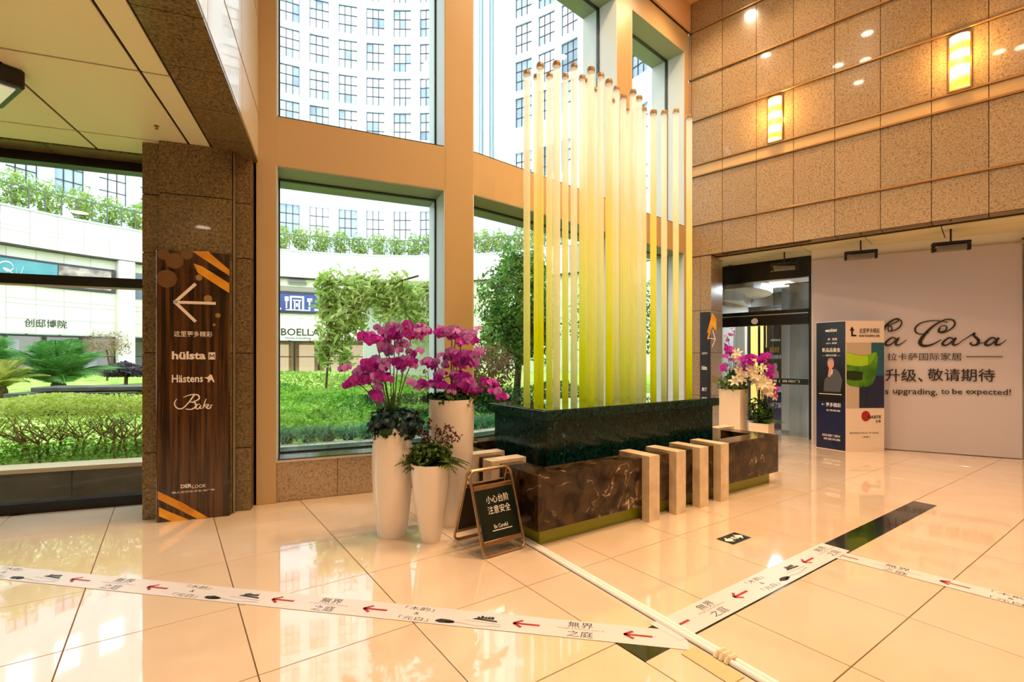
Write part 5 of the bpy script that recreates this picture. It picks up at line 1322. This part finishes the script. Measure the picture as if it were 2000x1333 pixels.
# cycads / palms
def palm(root, n, L, seed, label, m):
    t = empty('cycad', root, 0, label=label, cat='palm', group='cycads in the courtyard'); gs = random.Random(seed)
    MB().lathe([(.14,0),(.17,.1),(.15,.3),(.10,.42)], 12).build('trunk', M_TRUNK, t, smooth=True)
    ms = [fern_frond(L, 0, 1.0, .45, 20, .26*L).mesh('frond', m), fern_frond(L, 0, 1.3, .4, 20, .26*L).mesh('frond', m), fern_frond(L*.9, 0, .65, .5, 20, .26*L).mesh('frond', m)]
    for me in ms:
        pass
    for k in range(n): link('frond', ms[k % 3], t, loc=(0,0,.36), rot=(0, gs.uniform(-.15,.15), 2*PI*k/n+gs.uniform(-.15,.15)), scale=gs.uniform(.85,1.1))
M_PALM = leaf_mat('palm_leaf', [(.3,'1f5c22'),(.5,'4c8c3c'),(.75,'a4cc80')], .4, .35, 1.5)
def fern_frond(L, ang, el, droop, n=11, lw=.055):   # broader leaflets for palms
    mb = MB(); pts = []
    for i in range(n+1):
        u = i/n; r = L*u*math.cos(el); z = L*u*math.sin(el)-droop*L*u*u
        pts.append(Vector((math.cos(ang)*r, math.sin(ang)*r, z)))
    mb.tube([tuple(p) for p in pts], .012, 4)
    sd = Vector((-math.sin(ang), math.cos(ang), 0))
    for i in range(1, n+1):
        u = i/n; l = lw*math.sin(PI*(.2+.75*u)); d = (pts[i]-pts[i-1]).normalized()
        for sg_ in (-1, 1):
            a = pts[i-1]; tip = a + sd*sg_*l + d*l*.6 + Vector((0,0,-.2*l)); mid = a.lerp(tip, .45)
            mb.quad(a, mid + d*.02, tip, mid - d*.02)
    return mb
palm((-11.0, 11.9, .55), 36, 1.75, 3, 'full green cycad standing before the shop window', M_PALM)
palm((-12.6, 11.6, .55), 30, 1.9, 4, 'broad cycad at the edge of the garden window', M_PALM)
palm((-11.2, 10.7, .50), 18, 1.1, 5, 'low yellowing cycad between the two larger ones', leaf_mat('yellow_palm_leaf', [(.3,'7a8a3c'),(.55,'b4b85c'),(.8,'dcd890')], .45, .35, 1.5))
# round topiary
q = at(245, 742, 14.5); t = empty('topiary', (q.x, q.y, .60), 0, label='dark dome shaped topiary before the far shop door', cat='topiary')
MB().tube([(0,0,0),(.02,0,.3),(0,0,.5)], .05, 7).build('trunk', M_TRUNK, t)
Pp, Nn = blob_pts(4200, (0,0,.50), (.50,.45,.26), 51, .45); Pp = Pp[Pp[:,2] > .36]; V, Q = leaves(Pp, np.tile([0,-.5,.8], (len(Pp),1)), .085, 52, .5, .6)
link('foliage', np_mesh('foliage', V, Q, leaf_mat('dark_topiary_leaf', [(.3,'2e2a30'),(.55,'4a4450'),(.8,'6c6472')], .5, .2, 3)), t, kind='stuff')
# dry climbing shrub by the shop
t = empty('dry_shrub', (-13.4, 16.2, .6), 0, label='brown dry shrub against the shop glass beside the cycads', cat='shrub')
Pp, Nn = blob_pts(1500, (0,0,1.35), (.9,.4,.45), 61, .2); V, Q = leaves(Pp, Nn, .09, 62, 1.0, .25); link('foliage', np_mesh('foliage', V, Q, leaf_mat('dry_leaf', [(.3,'7a6450'),(.7,'b89c80')], .6, .3, 3)), t, kind='stuff')
MB().tube([(0,0,0),(.1,0,.7),(0,0,1.2)], .03, 6).build('trunk', M_TRUNK, t)

# planting bed seen through the tall lower window
def bed(name, n, xr, yr, h0, size, seed, m, label, cat, frame=F1, hump=.25):
    gq = np.random.default_rng(seed); x = gq.uniform(*xr, n); y = gq.uniform(*yr, n)
    z = h0 + hump*(.5+.5*np.sin(x*2.3+seed)*np.sin(y*1.9+seed*2)) + .12*(y-yr[0]) - gq.exponential(.06, n)
    V, Q = leaves(np.stack([x, y, z], 1), np.tile([0,-.5,.7], (n,1)), size, seed+1, .8, .42)
    return link(name, np_mesh(name, V, Q, m), None, loc=frame.o, rz=frame.rz, kind='stuff', label=label, cat=cat)
M_BED = leaf_mat('nandina_leaf', [(.28,'2f6a1c'),(.42,'5aa834'),(.56,'a0d850'),(.75,'e4f4a8')], .45, .4, 1.6)
bed('planting_bed', 22000, (-1.5, 4.2), (1.7, 5.2), .36, .075, 71, M_BED, 'bright green leafy planting bed outside the tall lower window', 'planting', hump=.30)
bed('planting_bed', 9000, (-2.5, 5.5), (5.2, 9.0), .62, .10, 73, leaf_mat('far_bed_leaf', [(.3,'5a8a2c'),(.5,'9cc04c'),(.8,'e4eab0')], .5, .4, 1.2), 'paler sunlit planting farther out in the courtyard', 'planting', hump=.12)
bed('planting_bed', 9000, (.2, 5.0), (1.7, 3.6), .46, .085, 75, leaf_mat('dark_bed_leaf', [(.3,'143a18'),(.5,'2c6430'),(.8,'7ca850')], .45, .3, 1.6), 'dark green shrub bed outside the window behind the tubes', 'planting', F2, .35)
# ornamental grass clumps along the ledge
M_GRASS = leaf_mat('ornamental_grass', [(.3,'1f6a44'),(.55,'4c9a68'),(.8,'b4d8a8')], .5, .4, 3)
def grass_clump(seed, n=190, L=.5):
    mb = MB(); gs = random.Random(seed)
    for i in range(n):
        a = gs.uniform(0, 2*PI); el = gs.uniform(.5, 1.35); l = L*gs.uniform(.7, 1.15); w = .007; bx_, by_ = gs.gauss(0,.04), gs.gauss(0,.04)
        sd = (-math.sin(a)*w, math.cos(a)*w); b0 = len(mb.v)
        for k in range(5):
            uu = k/4; r = l*uu*math.cos(el)*(1+.3*uu); z = l*uu*math.sin(el)-l*.6*uu*uu; s_ = 1-uu*.9
            mb.v += [(bx_+math.cos(a)*r+sd[0]*s_, by_+math.sin(a)*r+sd[1]*s_, z), (bx_+math.cos(a)*r-sd[0]*s_, by_+math.sin(a)*r-sd[1]*s_, z)]
            if k: q = b0+2*k; mb.f.append((q-2, q-1, q+1, q))
    return mb
gm_ = [grass_clump(s).mesh('blades', M_GRASS) for s in (1, 2, 3)]
crown = MB().lathe([(.05,-.05),(.07,0),(.03,.04)], 8).mesh('crown', M_TRUNK)
for i in range(9):
    o = empty('grass_clump', F1.w(.02+.25*i, 1.30+.06*(i % 2), .42), g.uniform(0, 6), label='arching blue green grass clump in the row along the window ledge', cat='grass clump', group='grass clumps along the ledge')
    link('blades', gm_[i % 3], o, kind='stuff'); link('crown', crown, o)
for i in range(6):
    o = empty('grass_clump', F2.w(.35+.3*i, 1.30+.05*(i % 2), .42), g.uniform(0, 6), label='arching blue green grass clump in the row along the window ledge', cat='grass clump', group='grass clumps along the ledge')
    link('blades', gm_[i % 3], o, kind='stuff'); link('crown', crown, o)

# pale garden wall with hanging vine
t = empty('garden_screen', (-3.1, 13.6, .6), R(8), label='pale garden screen wall overgrown with light green creeper', cat='garden wall')
MB().bbox(-1.0, 1.5, 0, .2, 0, 2.9, .01).build('screen_wall', mat('pale_screen', 'd5dcd4', .7), t)
MB().box(-1.05, 1.55, -.05, .25, 2.9, 3.0).build('screen_cap', mat('screen_cap', 'aeb8a0', .7), t)
n = 5200; gq = np.random.default_rng(81); x = gq.uniform(-1.0, 1.5, n); z = 3.0-np.abs(gq.normal(0, .8, n))*(.7+.4*np.sin(x*2.2)); y = -.06-gq.exponential(.10, n)
kp = z > .5; V, Q = leaves(np.stack([x, y, z], 1)[kp], np.tile([0,-1,.2], (kp.sum(),1)), .11, 82, .6, .5)
link('creeper', np_mesh('creeper', V, Q, leaf_mat('pale_creeper', [(.3,'8fb464'),(.5,'c4d890'),(.75,'eef2cc')], .5, .4, 1.4)), t, kind='stuff')
t = empty('hanging_vine', (-3.75, 11.3, .6), 0, label='long hanging bamboo leaved vine beside the BOELLA sign', cat='vine')
P_, N_ = [], []; gs = random.Random(83); st = MB()
spec = [(-.60+.11*i, 2.55+.25*math.sin(i*1.3), gs.uniform(.9, 2.2) if i < 8 else gs.uniform(.3, .8)) for i in range(20)]
for (sx_, tz, dl) in spec:
    pts = [(sx_+.05*math.sin(k*.9+sx_*5), gs.uniform(-.12,.12), tz-dl*k/8) for k in range(9)]; st.tube(pts, .006, 4)
    for k in range(int(150*dl)):
        q = pts[min(8, int(gs.random()**1.2*9))]; P_.append((q[0]+gs.gauss(0,.09), q[1]+gs.gauss(0,.09), q[2]+gs.gauss(0,.10))); N_.append((0,-.6,.5))
V, Q = leaves(P_, N_, .21, 84, .7, .30); link('foliage', np_mesh('foliage', V, Q, leaf_mat('vine_leaf', [(.3,'54842e'),(.48,'a0c458'),(.66,'e6f0a8')], .5, .35, 2)), t, kind='stuff')
st.tube([(-.55,0,0),(-.45,0,1.4),(-.5,0,2.6),(.2,0,2.75),(.9,0,2.6),(1.6,0,2.8)], .025, 6); st.build('stems', M_TRUNK, t)
# tree behind the tubes
tq = at(1000, 740, 11.5); t = empty('garden_tree', (tq.x+.10, tq.y, .5), 0, label='dense green tree seen beside the first glass tube', cat='tree')
MB().tube([(0,0,0),(.05,0,.8),(0,0,1.9),(.05,0,2.8)], [.09,.075,.05,.02], 8).build('trunk', M_TRUNK, t, smooth=True)
Ps, Ns = [], []
for (c, r, n_l, sd) in (((0,0,2.35),(.92,.8,1.15),5200,91), ((-.25,-.1,1.5),(.65,.6,.75),2600,92), ((.4,0,1.7),(.7,.6,.8),2600,93), ((.2,0,3.05),(.55,.5,.5),1600,94)):
    a, b_ = blob_pts(n_l, c, r, sd, .45); Ps.append(a); Ns.append(b_)
V, Q = leaves(np.vstack(Ps), np.vstack(Ns), .11, 95, .6, .42); link('foliage', np_mesh('foliage', V, Q, leaf_mat('tree_leaf', [(.3,'23501a'),(.46,'418230'),(.6,'80b848'),(.78,'d4ea88')], .4, .35, 2.2)), t, kind='stuff')
for (x_, y_, z_, r_, sd, lab, m_) in ((2.9, 13.5, .6, 1.2, 96, 'green tree behind the closely set tubes', 'tree_leaf'), (5.2, 14.0, .6, 1.0, 97, 'smaller dark tree beyond the narrow lower window', 'tree_leaf')):
    t = empty('garden_tree', (x_, y_, z_), 0, label=lab, cat='tree')
    MB().tube([(0,0,0),(.05,0,1.0),(0,0,2.0)], [.08,.06,.03], 8).build('trunk', M_TRUNK, t, smooth=True)
    a, b_ = blob_pts(3500, (0,0,2.0), (r_, r_*.8, 1.3), sd, .45); V, Q = leaves(a, b_, .12, sd+1, .6, .42); link('foliage', np_mesh('foliage', V, Q, MATS[m_]), t, kind='stuff')
t = empty('autumn_shrub', (-.75, 9.2, .55), 0, label='brownish autumn shrub below the dense green tree', cat='shrub')
a, b_ = blob_pts(2200, (0,0,.75), (.9,.6,.5), 98, .3); V, Q = leaves(a, b_, .09, 99, .8, .4); link('foliage', np_mesh('foliage', V, Q, leaf_mat('autumn_leaf', [(.3,'5c4a34'),(.55,'947a58'),(.8,'c8b48c')], .5, .3, 3)), t, kind='stuff')
MB().tube([(0,0,0),(0,0,.6)], .03, 6).build('trunk', M_TRUNK, t)
